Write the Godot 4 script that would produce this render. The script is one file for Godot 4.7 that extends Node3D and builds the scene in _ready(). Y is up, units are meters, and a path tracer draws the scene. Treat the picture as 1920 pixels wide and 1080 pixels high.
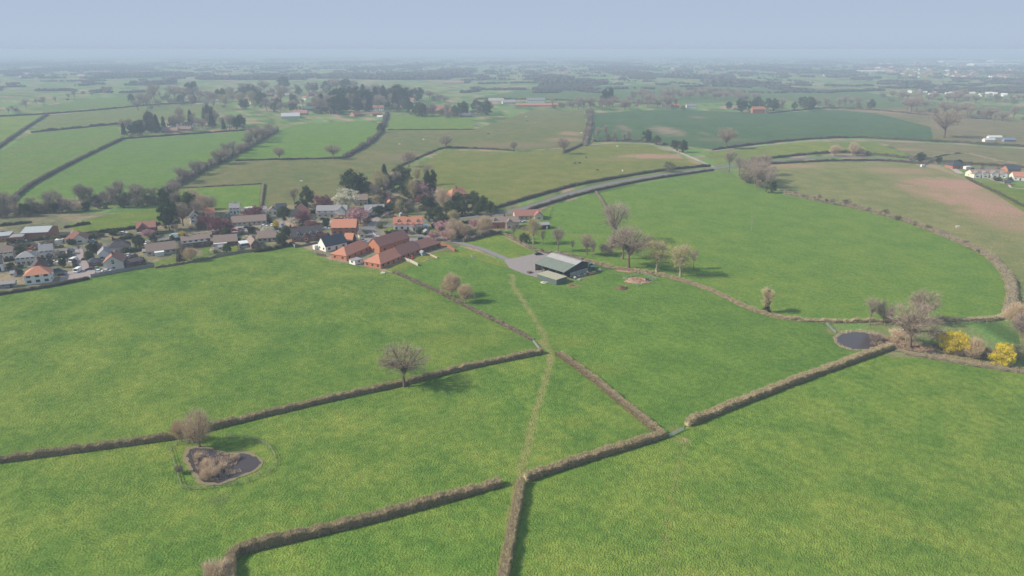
extends Node3D
# An aerial view of a village between pastures. Photograph pixels (1920 x 1080) are turned into points on the flat ground.
const F := 1300.0
const EYE := 110.0
const PITCH := 19.0
var sp := sin(deg_to_rad(PITCH))
var cp := cos(deg_to_rad(PITCH))
var names := {}
var mats := {}
var rng := RandomNumberGenerator.new()
var n1 := FastNoiseLite.new()
var n2 := FastNoiseLite.new()
var n3 := FastNoiseLite.new()
var grain: Texture2D
var turf: Texture2D
var turf_bump: Texture2D
var blotch: Texture2D

# ---------- pixels to ground ----------
func depth(py: float) -> float:
	return EYE / (sp + (py - 540.0) / F * cp)
func g(px: float, py: float) -> Vector3:
	var t := depth(py)
	return Vector3((px - 960.0) / F * t, 0, t * (-cp + (py - 540.0) / F * sp))
func g2(px: float, py: float) -> Vector2:
	var p := g(px, py)
	return Vector2(p.x, p.z)
func rise(py: float, tall: float) -> float:      # metres of an upright thing tall pixels high, its foot on row py
	return tall * depth(py) / (F * cp)
func line(s: String) -> PackedVector2Array:      # "x y x y ..." in pixels -> ground points
	var a := s.split_floats(" ", false)
	var o := PackedVector2Array()
	for k in range(0, a.size() - 1, 2):
		o.append(g2(a[k], a[k + 1]))
	return o
func smooth_line(p: PackedVector2Array, step: float) -> PackedVector2Array:
	var c := Curve2D.new()
	for k in p.size():
		var d := Vector2.ZERO
		if k > 0 and k < p.size() - 1:
			d = (p[k + 1] - p[k - 1]).normalized() * minf(p[k].distance_to(p[k - 1]), p[k].distance_to(p[k + 1])) * 0.3
		c.add_point(p[k], -d, d)
	var total := c.get_baked_length()
	var n := maxi(2, int(ceil(total / step)))
	var o := PackedVector2Array()
	for k in n + 1:
		o.append(c.sample_baked(total * k / n, true))
	return o

# ---------- nodes ----------
func numbered(called: String) -> String:
	names[called] = names.get(called, -1) + 1
	return called if names[called] == 0 else "%s_%03d" % [called, names[called]]
func thing(called: String, label: String, category: String, at := Vector3.ZERO, turn := 0.0, group := "") -> Node3D:
	var o := Node3D.new()
	o.name = numbered(called)
	add_child(o)
	o.position = at
	o.rotation.y = turn
	return tag(o, label, category, group)
func tag(o: Node3D, label: String, category: String, group := "") -> Node3D:
	o.set_meta("label", label)
	o.set_meta("category", category)
	if group:
		o.set_meta("group", group)
	return o
func struct(o: Node3D, label := "") -> Node3D:
	o.set_meta("kind", "structure")
	if label:
		o.set_meta("label", label)
	return o
func put(called: String, mesh: Mesh, m: Material, parent: Node3D = null) -> MeshInstance3D:
	var o := MeshInstance3D.new()
	o.mesh = mesh
	if m:
		o.material_override = m
	if parent:
		o.name = called
		parent.add_child(o, true)
	else:
		o.name = numbered(called)
		add_child(o)
	return o
func copy(o: Node3D, at: Vector3, turn: float, size: Vector3, label: String, group := "") -> Node3D:
	var c: Node3D = o.duplicate()
	c.name = numbered(String(o.get_meta("called")))
	add_child(c)
	c.visible = true
	c.position = at
	c.rotation = Vector3(0, turn, 0)
	c.scale = size
	tag(c, label, String(o.get_meta("category")), group)
	c.remove_meta("called")
	return c

# ---------- materials ----------
func paint(r: float, gr: float, b: float, rough := 0.9, tex := "", size := 1.0, metal := 0.0) -> StandardMaterial3D:
	var key := "%.3f %.3f %.3f %.2f %s %.2f %.2f" % [r, gr, b, rough, tex, size, metal]
	if mats.has(key):
		return mats[key]
	var m := StandardMaterial3D.new()
	m.albedo_color = Color(r, gr, b).linear_to_srgb()
	m.roughness = rough
	m.metallic = metal
	m.metallic_specular = 0.3
	if tex == "grain" or tex == "blotch":
		m.albedo_texture = grain if tex == "grain" else blotch
		m.uv1_triplanar = true
		m.uv1_world_triplanar = true
		m.uv1_scale = Vector3.ONE / size
	mats[key] = m
	return m
func tinted(key: String, rough := 0.95, tex: Texture2D = null) -> StandardMaterial3D:   # colour from the vertices
	if mats.has(key):
		return mats[key]
	var m := StandardMaterial3D.new()
	m.vertex_color_use_as_albedo = true
	m.roughness = rough
	m.metallic_specular = 0.2
	if tex:
		m.albedo_texture = tex
	mats[key] = m
	return m
func tone_texture(side: int, layers: Array, low: float, high: float, hue: float) -> ImageTexture:   # seamless layers of noise as a multiplier near white
	var parts := []
	for l in layers:
		var n := FastNoiseLite.new()
		n.seed = l[2]
		n.noise_type = FastNoiseLite.TYPE_SIMPLEX_SMOOTH
		n.frequency = l[0]
		n.fractal_octaves = l[3]
		parts.append(n.get_seamless_image(side, side).get_data())
	var out := PackedByteArray()
	out.resize(side * side * 3)
	var table := PackedByteArray()
	table.resize(1024)
	for k in 1024:
		table[k] = int(clampf(Color(k / 1023.0, 0, 0).linear_to_srgb().r, 0, 1) * 255)
	var first: PackedByteArray = parts[0]
	var second: PackedByteArray = parts[1]
	var wa: float = layers[0][1]
	var wb: float = layers[1][1]
	for k in side * side:
		var a := first[k] / 255.0 - 0.5
		var b := second[k] / 255.0 - 0.5
		var v := clampf((low + high) * 0.5 + (a * wa + b * wb) * (high - low), low, high)
		var h := hue * (b - a * 0.4)
		out[k * 3] = table[int(clampf(v * (1.0 + h), 0, 1) * 1023)]
		out[k * 3 + 1] = table[int(clampf(v, 0, 1) * 1023)]
		out[k * 3 + 2] = table[int(clampf(v * (1.0 - h * 0.6), 0, 1) * 1023)]
	var im := Image.create_from_data(side, side, false, Image.FORMAT_RGB8, out)
	return ImageTexture.create_from_image(im)
func height_texture(side: int, freq: float, sd: int, oct: int) -> ImageTexture:
	var n := FastNoiseLite.new()
	n.seed = sd
	n.frequency = freq
	n.fractal_octaves = oct
	return ImageTexture.create_from_image(n.get_seamless_image(side, side))

# ---------- mesh builder ----------
class MB:
	var v := PackedVector3Array()
	var n := PackedVector3Array()
	var c := PackedColorArray()
	var col := Color.WHITE
	var colored := false
	func tri(a: Vector3, b: Vector3, d: Vector3) -> void:
		v.append(a); v.append(b); v.append(d)
		var m := (d - a).cross(b - a).normalized()
		n.append(m); n.append(m); n.append(m)
		if colored:
			c.append(col); c.append(col); c.append(col)
	func quad(a: Vector3, b: Vector3, d: Vector3, e: Vector3) -> void:
		tri(a, b, d)
		tri(a, d, e)
	func box(lo: Vector3, hi: Vector3) -> void:
		slab([Vector2(lo.x, lo.z), Vector2(hi.x, lo.z), Vector2(hi.x, hi.z), Vector2(lo.x, hi.z)], lo.y, hi.y)
	func slab(p: Array, y0: float, y1: float) -> void:       # a convex outline in x, z pulled up
		var k := p.size()
		for i in k:
			var a: Vector2 = p[i]
			var b: Vector2 = p[(i + 1) % k]
			quad(Vector3(a.x, y0, a.y), Vector3(a.x, y1, a.y), Vector3(b.x, y1, b.y), Vector3(b.x, y0, b.y))
		for i in range(1, k - 1):
			tri(Vector3(p[0].x, y1, p[0].y), Vector3(p[i].x, y1, p[i].y), Vector3(p[i + 1].x, y1, p[i + 1].y))
			tri(Vector3(p[0].x, y0, p[0].y), Vector3(p[i + 1].x, y0, p[i + 1].y), Vector3(p[i].x, y0, p[i].y))
	func tube(p: Array, r: Array, sides: int) -> void:       # a tapered tube along points
		var rings := []
		for i in p.size():
			var d: Vector3 = (p[mini(i + 1, p.size() - 1)] - p[maxi(i - 1, 0)]).normalized()
			var s := d.cross(Vector3(0.31, 0.2, 0.93) if absf(d.y) > 0.6 else Vector3.UP).normalized()
			var t := d.cross(s)
			var ring := []
			for k in sides:
				var an := TAU * k / sides
				ring.append(p[i] + (s * cos(an) + t * sin(an)) * r[i])
			rings.append(ring)
		for i in p.size() - 1:
			for k in sides:
				var q := (k + 1) % sides
				quad(rings[i][k], rings[i][q], rings[i + 1][q], rings[i + 1][k])
		var e := p.size() - 1
		for k in range(1, sides - 1):
			tri(rings[e][0], rings[e][k], rings[e][k + 1])
			tri(rings[0][0], rings[0][k + 1], rings[0][k])
	func prism(profile: Array, x0: float, x1: float) -> void:   # a convex outline in (z, y) pulled along x
		var k := profile.size()
		for i in k:
			var a: Vector2 = profile[i]
			var b: Vector2 = profile[(i + 1) % k]
			quad(Vector3(x0, a.y, a.x), Vector3(x1, a.y, a.x), Vector3(x1, b.y, b.x), Vector3(x0, b.y, b.x))
		for i in range(1, k - 1):
			for x in [x0, x1]:
				tri(Vector3(x, profile[0].y, profile[0].x), Vector3(x, profile[i].y, profile[i].x), Vector3(x, profile[i + 1].y, profile[i + 1].x))
	func done() -> ArrayMesh:
		var a := []
		a.resize(Mesh.ARRAY_MAX)
		a[Mesh.ARRAY_VERTEX] = v
		a[Mesh.ARRAY_NORMAL] = n
		if colored:
			a[Mesh.ARRAY_COLOR] = c
		var m := ArrayMesh.new()
		m.add_surface_from_arrays(Mesh.PRIMITIVE_TRIANGLES, a)
		return m
func mb(colored := false) -> MB:
	var m := MB.new()
	m.colored = colored
	return m
func box_mesh(lo: Vector3, hi: Vector3) -> ArrayMesh:
	var m := mb()
	m.box(lo, hi)
	return m.done()
func vary(c: Color, by: float) -> Color:
	var k := 1.0 + rng.randf_range(-by, by)
	return Color(c.r * k * (1.0 + rng.randf_range(-by, by) * 0.35), c.g * k, c.b * k * (1.0 + rng.randf_range(-by, by) * 0.35))

# ---------- ground sheets ----------
# spots: [px, py, rx px, ry px, colour, strength]: bare soil and other matter lying in a field, with ragged edges
func sheet(called: String, poly: PackedVector2Array, y: float, cell: float, a: Color, b: Color, spots := [], wild := 1.0, lane := []) -> MeshInstance3D:
	var lo := poly[0]
	var hi := poly[0]
	for p in poly:
		lo = lo.min(p)
		hi = hi.max(p)
	var nx := int(ceil((hi.x - lo.x) / cell))
	var nz := int(ceil((hi.y - lo.y) / cell))
	var inside := PackedByteArray()
	inside.resize((nx + 1) * (nz + 1))
	var near := PackedByteArray()
	near.resize((nx + 1) * (nz + 1))
	for j in nz + 1:
		for i in nx + 1:
			inside[j * (nx + 1) + i] = 1 if Geometry2D.is_point_in_polygon(lo + Vector2(i, j) * cell, poly) else 0
	for k in poly.size():          # cells that the outline crosses
		var p := poly[k]
		var q := poly[(k + 1) % poly.size()]
		var steps := maxi(1, int(p.distance_to(q) / cell * 3.0))
		for s in steps + 1:
			var w := (p.lerp(q, float(s) / steps) - lo) / cell
			near[clampi(int(w.y), 0, nz) * (nx + 1) + clampi(int(w.x), 0, nx)] = 1
	var v := PackedVector3Array()
	var c := PackedColorArray()
	var uv := PackedVector2Array()
	var idx := PackedInt32Array()
	var at := {}
	var sp2 := []
	for s in spots:
		var m := g2(s[0], s[1])
		sp2.append([m, absf(g2(s[0] + s[2], s[1]).x - m.x), absf(g2(s[0], s[1] + s[3]).y - g2(s[0], s[1] - s[3]).y) * 0.5, s[4], s[5]])
	var add := func(p: Vector2) -> int:
		v.append(Vector3(p.x, y, p.y))
		uv.append(Vector2(p.x * 0.8 + p.y * 0.6, p.y * 0.8 - p.x * 0.6) / Vector2(61.0, 97.0))
		var w1 := n1.get_noise_2d(p.x, p.y)
		var w2 := n2.get_noise_2d(p.x, p.y)
		var w3 := n3.get_noise_2d(p.x, p.y)
		var k := clampf(0.5 + w1 * 0.65 + w2 * 0.32, 0, 1)
		var col := a.lerp(b, k)
		var br := 1.0 + (w2 * 0.13 + w3 * 0.14) * wild
		col = Color(col.r * br * (1 + (w3 * 0.1 + w2 * 0.1) * wild), col.g * br, col.b * br)
		for s in sp2:
			var d := Vector2((p.x - s[0].x) / s[1], (p.y - s[0].y) / s[2]).length() + w2 * 0.55 + w3 * 0.45
			col = col.lerp(s[3], clampf((1.15 - d) * 1.6, 0, 1) * s[4])
		for l in lane:
			var best := 1e9
			for k2 in l[0].size() - 1:
				best = minf(best, Geometry2D.get_closest_point_to_segment(p, l[0][k2], l[0][k2 + 1]).distance_to(p))
			col = col.lerp(l[2], clampf((l[1] - best) / l[1] * 2.0 + w3 * 0.8, 0, 1) * l[3])
		c.append(col)
		return v.size() - 1
	for j in nz:
		for i in nx:
			var k := j * (nx + 1) + i
			var corner := [k, k + 1, k + nx + 2, k + nx + 1]
			var all: int = inside[corner[0]] + inside[corner[1]] + inside[corner[2]] + inside[corner[3]]
			var o := lo + Vector2(i, j) * cell
			if all == 4 and near[k] == 0:
				var e := []
				for q in 4:
					if not at.has(corner[q]):
						at[corner[q]] = add.call(o + [Vector2.ZERO, Vector2(cell, 0), Vector2(cell, cell), Vector2(0, cell)][q])
					e.append(at[corner[q]])
				idx.append_array([e[0], e[1], e[2], e[0], e[2], e[3]])
			elif all > 0 or near[k] == 1:
				var sq := PackedVector2Array([o, o + Vector2(cell, 0), o + Vector2(cell, cell), o + Vector2(0, cell)])
				for piece in Geometry2D.intersect_polygons(sq, poly):
					var t := Geometry2D.triangulate_polygon(piece)
					var base := []
					for p in piece:
						base.append(add.call(p))
					for q in range(0, t.size(), 3):
						var aa: Vector2 = piece[t[q]]
						var flip := (piece[t[q + 1]] - aa).cross(piece[t[q + 2]] - aa) < 0
						idx.append_array([base[t[q]], base[t[q + 2 if flip else q + 1]], base[t[q + 1 if flip else q + 2]]])
	var arr := []
	arr.resize(Mesh.ARRAY_MAX)
	var nn := PackedVector3Array()
	nn.resize(v.size())
	nn.fill(Vector3.UP)
	arr[Mesh.ARRAY_VERTEX] = v
	arr[Mesh.ARRAY_NORMAL] = nn
	arr[Mesh.ARRAY_COLOR] = c
	arr[Mesh.ARRAY_TEX_UV] = uv
	arr[Mesh.ARRAY_INDEX] = idx
	var m := ArrayMesh.new()
	m.add_surface_from_arrays(Mesh.PRIMITIVE_TRIANGLES, arr)
	var o := put(called, m, mats["turf"])
	struct(o)
	return o
func ribbon(p: PackedVector2Array, w: float) -> PackedVector2Array:     # outline of a strip along a line
	var l := PackedVector2Array()
	var r := PackedVector2Array()
	for k in p.size():
		var d := (p[mini(k + 1, p.size() - 1)] - p[maxi(k - 1, 0)]).normalized()
		l.append(p[k] + d.orthogonal() * w)
		r.append(p[k] - d.orthogonal() * w)
	r.reverse()
	l.append_array(r)
	return l
func strip(called: String, p: PackedVector2Array, w: float, y: float, m: Material, thick := 0.0) -> MeshInstance3D:
	var b := mb()
	for k in p.size() - 1:
		var q := []
		for e in [k, k + 1]:
			var d := (p[mini(e + 1, p.size() - 1)] - p[maxi(e - 1, 0)]).normalized().orthogonal() * w
			q.append(Vector3(p[e].x + d.x, y, p[e].y + d.y))
			q.append(Vector3(p[e].x - d.x, y, p[e].y - d.y))
		b.quad(q[0], q[1], q[3], q[2])
		if thick > 0:
			var dn := Vector3(0, -thick, 0)
			b.quad(q[0], q[2], q[2] + dn, q[0] + dn)
			b.quad(q[1], q[3], q[3] + dn, q[1] + dn)
	return put(called, b.done(), m)
func patch(called: String, poly: PackedVector2Array, y: float, m: Material) -> MeshInstance3D:
	var b := mb()
	var t := Geometry2D.triangulate_polygon(poly)
	for q in range(0, t.size(), 3):
		b.tri(Vector3(poly[t[q]].x, y, poly[t[q]].y), Vector3(poly[t[q + 1]].x, y, poly[t[q + 1]].y), Vector3(poly[t[q + 2]].x, y, poly[t[q + 2]].y))
	for k in b.n.size():
		b.n[k] = Vector3.UP
	return put(called, b.done(), m)

# ---------- plants ----------
var protos := {}
# a hedge: an uneven clipped body along a line, bristling with twigs
func hedge(label: String, s: String, w: float, h: float, c: Color, fuzz: float, uneven: float, step := 1.0, called := "hedge", group := "") -> void:
	var p := smooth_line(line(s), step)
	var b := mb(true)
	var rings := []
	var prof := [Vector2(-1, 0), Vector2(-1.03, 0.3), Vector2(-1.02, 0.62), Vector2(-0.94, 0.88), Vector2(-0.72, 1.0), Vector2(0, 1.02), Vector2(0.72, 1.0), Vector2(0.94, 0.88), Vector2(1.02, 0.62), Vector2(1.03, 0.3), Vector2(1, 0)]
	var j := 0.035 + uneven * 0.3
	for k in p.size():
		var d := (p[mini(k + 1, p.size() - 1)] - p[maxi(k - 1, 0)]).normalized()
		var o := d.orthogonal()
		var hk := h * (1.0 + n3.get_noise_2d(p[k].x * 1.3, p[k].y * 1.3) * uneven * 1.5 + n2.get_noise_2d(p[k].x, p[k].y) * uneven)
		var tip := clampf(minf(k, p.size() - 1 - k) * step / 1.4 + 0.62, 0, 1)
		hk *= tip
		var wk := w * tip * (1.0 + n3.get_noise_2d(p[k].y * 1.7, p[k].x) * uneven)
		var ring := []
		for q in prof:
			var x: float = q.x * wk * 0.78 + rng.randf_range(-j, j) * w
			var y: float = q.y * (hk * 0.8 + rng.randf_range(-j, j) * h * 0.5)
			ring.append(Vector3(p[k].x + o.x * x, maxf(y, 0), p[k].y + o.y * x))
		rings.append(ring)
	for k in rings.size() - 1:
		var tone := vary(c * 0.62, 0.15)
		for q in prof.size() - 1:
			b.col = vary(tone, 0.2)
			b.tri(rings[k][q], rings[k + 1][q], rings[k + 1][q + 1])
			b.col = vary(tone, 0.2)
			b.tri(rings[k][q], rings[k + 1][q + 1], rings[k][q + 1])
	for k in [0, rings.size() - 1]:
		for q in range(1, prof.size() - 1):
			b.col = vary(c, 0.2)
			b.tri(rings[k][0], rings[k][q], rings[k][q + 1])
	var n := int(fuzz * 2.6 * (p.size() - 1) * step)
	var thin := (0.022 + 0.012 * w) * maxf(1.0, step * 0.9)
	for i in n:      # twigs
		var k := rng.randi_range(0, rings.size() - 2)
		var q := rng.randi_range(0, prof.size() - 2)
		var a: Vector3 = rings[k][q]
		var at := a.lerp(rings[k + 1][q], rng.randf()).lerp(Vector3(rings[k][q + 1]).lerp(rings[k + 1][q + 1], rng.randf()), rng.randf())
		var mid := Vector3(p[k].x, h * 0.3, p[k].y)
		var dir := ((at - mid).normalized() + Vector3(rng.randf_range(-0.6, 0.6), rng.randf_range(0.0, 1.1), rng.randf_range(-0.6, 0.6))).normalized()
		var ln := h * rng.randf_range(0.1, 0.3) * (0.85 + uneven * 2.0)
		var side := dir.cross(Vector3(rng.randf() - 0.5, rng.randf() - 0.5, rng.randf() - 0.5)).normalized() * thin
		var pick := rng.randf()
		b.col = vary(c if pick < 0.62 else (Color(c.r * 1.2, c.g * 1.35, c.b * 0.9) if pick < 0.8 else Color(c.r * 0.45, c.g * 0.42, c.b * 0.45)), 0.4)
		b.tri(at - dir * ln * 0.5 - side, at - dir * ln * 0.5 + side, at + dir * ln)
	tag(put(called, b.done(), tinted("plants")), label, "hedge", group)

# a tree of trunk, limbs, branches, fine twigs and (some kinds) leaves; standing at the origin
func grow(called: String, q: Dictionary) -> Node3D:
	rng.seed = q.get("seed", 1)
	var h: float = q.h
	var cr: float = q.cr
	var ct: float = q.get("ct", 0.3)
	var tr: float = q.get("tr", h * 0.028)
	var shape: String = q.get("shape", "round")
	var top := h
	var mid := Vector3(0, h * (ct + 1.0) * 0.5, 0)
	var half := h * (1.0 - ct) * 0.5
	var wood := mb(true)
	var crown := mb(true)
	var bark: Color = q.bark
	wood.col = bark
	var lean := Vector3(rng.randf_range(-0.05, 0.05), 0, rng.randf_range(-0.05, 0.05)) * h
	var trunk_top := h * (0.92 if shape == "cone" else minf(ct + 0.3, 0.7))
	var tp := []
	var trr := []
	for k in 5:
		var t := k / 4.0
		tp.append(Vector3(0, -0.1 + trunk_top * t, 0) + lean * t * t + Vector3(sin(t * 5 + h), 0, cos(t * 4)) * h * 0.008)
		trr.append(tr * (1.0 - 0.72 * t) * (1.25 if k == 0 else 1.0))
	wood.tube(tp, trr, 7)
	# lumps of the outline: bulges make the crown uneven
	var lump := []
	for k in 9:
		lump.append([Vector3(rng.randf() - 0.5, rng.randf() - 0.4, rng.randf() - 0.5).normalized(), rng.randf_range(-0.34, 0.22)])
	var reach := func(dir: Vector3) -> float:
		var e := 1.0
		for l in lump:
			e += l[1] * pow(maxf(dir.dot(l[0]), 0.0), 6.0)
		return e
	var edge := func(dir: Vector3, f: float) -> Vector3:
		var r := cr * f * float(reach.call(dir))
		if shape == "cone":
			var yy := clampf(dir.y * 0.5 + 0.5, 0, 1)
			var ww := (1.0 - yy) * 1.05 + 0.05
			var flat := Vector2(dir.x, dir.z).normalized()
			return Vector3(flat.x * r * ww, h * ct + (h * (1 - ct)) * yy, flat.y * r * ww)
		var pt := mid + Vector3(dir.x * r, dir.y * half * f * float(reach.call(dir)), dir.z * r)
		if shape == "up":
			pt.x *= 0.72 + 0.3 * clampf((pt.y - h * ct) / (h * 0.5), 0, 1)
			pt.z *= 0.72 + 0.3 * clampf((pt.y - h * ct) / (h * 0.5), 0, 1)
		return pt
	var pts := []
	for k in int(q.get("limbs", 7)):
		var st := rng.randf_range(0.45, 1.0)
		var a: Vector3 = tp[4] * st + Vector3(0, (1 - st) * 0.0, 0)
		a = Vector3(lean.x * st * st, trunk_top * st, lean.z * st * st)
		if a.y < h * ct * 0.8:
			a.y = h * ct * 0.8
		var an: float = TAU * (k + rng.randf() * 0.7) / float(q.get("limbs", 7))
		var dir := Vector3(cos(an), rng.randf_range(-0.55, 0.5) if k % 3 and shape == "round" else rng.randf_range(0.3, 2.2), sin(an)).normalized()
		var e: Vector3 = edge.call(dir, 0.75)
		var c := a.lerp(e, 0.5) + Vector3(0, rng.randf_range(-0.02, 0.08) * h, 0)
		var lp := []
		var lr := []
		for i in 5:
			var t := i / 4.0
			var w := a.lerp(c, t).lerp(c.lerp(e, t), t) + Vector3(rng.randf() - 0.5, rng.randf() - 0.5, rng.randf() - 0.5) * h * 0.02
			lp.append(w)
			lr.append(lerpf(tr * 0.6, tr * 0.16, t))
			if i > 0:
				pts.append([w, tr * 0.2 * (1.2 - t)])
		wood.col = vary(bark, 0.12)
		wood.tube(lp, lr, 4)
	var ends := []
	for k in int(q.get("branches", 60)):
		var s0: Array = pts[rng.randi() % pts.size()]
		var out: Vector3 = (s0[0] - mid)
		out = Vector3(out.x / cr, out.y / half, out.z / cr).normalized()
		var dir := (out * 0.7 + Vector3(rng.randf() - 0.5, rng.randf() - 0.35, rng.randf() - 0.5) * 1.7).normalized()
		var e: Vector3 = edge.call(dir, rng.randf_range(0.62, 0.97))
		e = s0[0].lerp(e, rng.randf_range(0.6, 1.0))
		var m: Vector3 = s0[0].lerp(e, 0.5) + Vector3(rng.randf() - 0.5, rng.randf() * 0.8 - 0.2, rng.randf() - 0.5) * h * 0.05
		wood.col = vary(bark, 0.15)
		wood.tube([s0[0], m, e], [s0[1] * 0.8, s0[1] * 0.55, tr * 0.07], 3)
		for i in 4:
			ends.append(s0[0].lerp(m, 0.5).lerp(m.lerp(e, 0.7), i / 3.0) if i < 3 else e)
	var tc: Color = q.get("twig", bark)
	var tl: float = q.get("tl", h * 0.07)
	for k in int(q.get("twigs", 3000)):
		var a: Vector3 = ends[rng.randi() % ends.size()] + Vector3(rng.randf() - 0.5, rng.randf() - 0.5, rng.randf() - 0.5) * tl * 0.9
		var out := (a - mid) / cr
		var dir := (out * 0.8 + Vector3(rng.randf() - 0.5, rng.randf() - 0.5 + float(q.get("lift", 0.25)), rng.randf() - 0.5) * 1.6).normalized()
		var side := dir.cross(Vector3(rng.randf() - 0.5, rng.randf() - 0.5, rng.randf() - 0.5)).normalized() * float(q.get("tw", 0.03))
		crown.col = vary(tc, 0.35)
		crown.tri(a - side, a + side, a + dir * tl * rng.randf_range(0.5, 1.3))
	var ls: float = q.get("ls", 0.3)
	var nleaf := int(q.get("leaves", 0))
	var clumps := []
	if nleaf > 0:
		for k in int(q.get("clumps", 120)):
			var dir := Vector3(rng.randf() - 0.5, rng.randf() - 0.42, rng.randf() - 0.5).normalized()
			clumps.append([edge.call(dir, sqrt(rng.randf_range(0.15, 1.2))), rng.randf_range(0.6, 1.25) * float(q.get("cs", cr * 0.2)), vary(q.leaf, 0.22)])
	for k in nleaf:
		var cl: Array = clumps[k % clumps.size()]
		var o: Vector3 = Vector3(rng.randfn(), rng.randfn() * 0.75, rng.randfn()) * float(cl[1]) * 0.55
		var a: Vector3 = cl[0] + o
		if a.y < 0.15:
			continue
		var x := Vector3(rng.randf() - 0.5, rng.randf() - 0.5, rng.randf() - 0.5).normalized() * ls
		var y := x.cross(Vector3(rng.randf() - 0.5, rng.randf() - 0.5, rng.randf() - 0.5)).normalized() * ls * 0.7
		if q.get("droop", false):
			x = Vector3(rng.randf() - 0.5, -1.6, rng.randf() - 0.5).normalized() * ls * 2.0
			y = y * 0.4
		crown.col = vary(cl[2], 0.3)
		crown.tri(a - x, a + y, a + x * rng.randf_range(0.6, 1.0))
		crown.tri(a - x, a + x, a - y)
	var root := Node3D.new()
	root.name = "prototype"
	put("trunk", wood.done(), tinted("plants"), root)
	put("crown", crown.done(), tinted("plants"), root)
	root.set_meta("called", called)
	root.set_meta("category", q.get("category", "tree"))
	root.set_meta("h", h)
	return root
func make_protos() -> void:
	var brown := Color(0.15, 0.115, 0.085)
	var beige := Color(0.52, 0.41, 0.29)
	var pinkish := Color(0.36, 0.29, 0.23)
	var greyish := Color(0.37, 0.31, 0.25)
	protos.oak = [grow("oak_tree", {h = 15.0, cr = 10.2, ct = 0.2, tr = 0.55, limbs = 15, branches = 240, twigs = 8000, tw = 0.022, tl = 1.2, bark = brown, twig = pinkish, seed = 11}),
		grow("oak_tree", {h = 14.0, cr = 9.2, ct = 0.2, tr = 0.5, limbs = 14, branches = 210, twigs = 7500, tw = 0.022, tl = 1.15, bark = brown, twig = pinkish, seed = 12})]
	protos.ash = [grow("ash_tree", {h = 17.0, cr = 7.4, ct = 0.2, shape = "up", limbs = 9, branches = 140, twigs = 4600, tw = 0.022, tl = 1.3, lift = 0.6, bark = Color(0.17, 0.145, 0.115), twig = greyish, seed = 21}),
		grow("ash_tree", {h = 15.0, cr = 6.2, ct = 0.22, shape = "up", limbs = 8, branches = 120, twigs = 3800, tw = 0.022, tl = 1.2, lift = 0.6, bark = Color(0.17, 0.145, 0.115), twig = Color(0.32, 0.265, 0.22), seed = 22})]
	protos.willow = [grow("willow_tree", {h = 12.0, cr = 5.8, ct = 0.06, tr = 0.35, limbs = 16, branches = 200, twigs = 8000, tw = 0.018, tl = 1.6, lift = 0.8, bark = Color(0.18, 0.14, 0.1), twig = beige, seed = 31}),
		grow("willow_tree", {h = 8.0, cr = 4.6, ct = 0.02, tr = 0.22, limbs = 14, branches = 160, twigs = 7500, tw = 0.018, tl = 1.2, lift = 0.6, bark = Color(0.18, 0.14, 0.1), twig = Color(0.52, 0.4, 0.27), seed = 32})]
	protos.thorn = [grow("thorn_bush", {h = 5.0, cr = 3.4, ct = 0.02, tr = 0.14, limbs = 10, branches = 70, twigs = 3600, tw = 0.024, tl = 0.8, bark = brown, twig = Color(0.27, 0.215, 0.185), category = "bush", seed = 41}),
		grow("thorn_bush", {h = 4.2, cr = 3.0, ct = 0.02, tr = 0.12, limbs = 10, branches = 60, twigs = 3000, tw = 0.024, tl = 0.7, bark = brown, twig = Color(0.26, 0.22, 0.175), leaves = 900, clumps = 60, ls = 0.14, leaf = Color(0.1, 0.12, 0.05), category = "bush", seed = 42})]
	protos.scrub = [grow("scrub_bush", {h = 3.4, cr = 2.9, ct = 0.0, tr = 0.08, limbs = 16, branches = 90, twigs = 2600, tw = 0.02, tl = 1.0, lift = 0.9, bark = Color(0.3, 0.23, 0.17), twig = Color(0.62, 0.49, 0.36), category = "bush", seed = 45})]
	protos.budding = [grow("budding_tree", {h = 15.0, cr = 5.6, ct = 0.2, shape = "up", limbs = 9, branches = 130, twigs = 4500, tw = 0.022, tl = 1.2, lift = 0.4, bark = Color(0.32, 0.28, 0.22), twig = Color(0.46, 0.39, 0.25), leaves = 3000, clumps = 150, ls = 0.13, cs = 1.3, leaf = Color(0.34, 0.32, 0.1), seed = 51})]
	protos.evergreen = [grow("evergreen_tree", {h = 14.0, cr = 6.2, ct = 0.08, limbs = 9, branches = 60, twigs = 500, tw = 0.03, bark = brown, twig = Color(0.05, 0.06, 0.03), leaves = 13000, clumps = 130, ls = 0.26, cs = 1.2, leaf = Color(0.05, 0.075, 0.034), seed = 61}),
		grow("evergreen_tree", {h = 11.0, cr = 5.0, ct = 0.05, limbs = 9, branches = 60, twigs = 500, tw = 0.03, bark = brown, twig = Color(0.06, 0.07, 0.03), leaves = 9500, clumps = 100, ls = 0.24, cs = 1.05, leaf = Color(0.085, 0.11, 0.045), seed = 62})]
	protos.conifer = [grow("conifer_tree", {h = 15.0, cr = 3.6, ct = 0.06, shape = "cone", limbs = 12, branches = 60, twigs = 400, tw = 0.03, bark = brown, twig = Color(0.05, 0.06, 0.03), leaves = 12000, clumps = 170, ls = 0.25, cs = 0.8, leaf = Color(0.045, 0.07, 0.042), seed = 71})]
	protos.white_blossom = [grow("blossom_tree", {h = 8.0, cr = 4.6, ct = 0.12, limbs = 8, branches = 80, twigs = 2500, tw = 0.03, bark = brown, twig = Color(0.3, 0.28, 0.2), leaves = 6500, clumps = 130, ls = 0.15, cs = 0.8, leaf = Color(0.62, 0.6, 0.46), seed = 81})]
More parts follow.
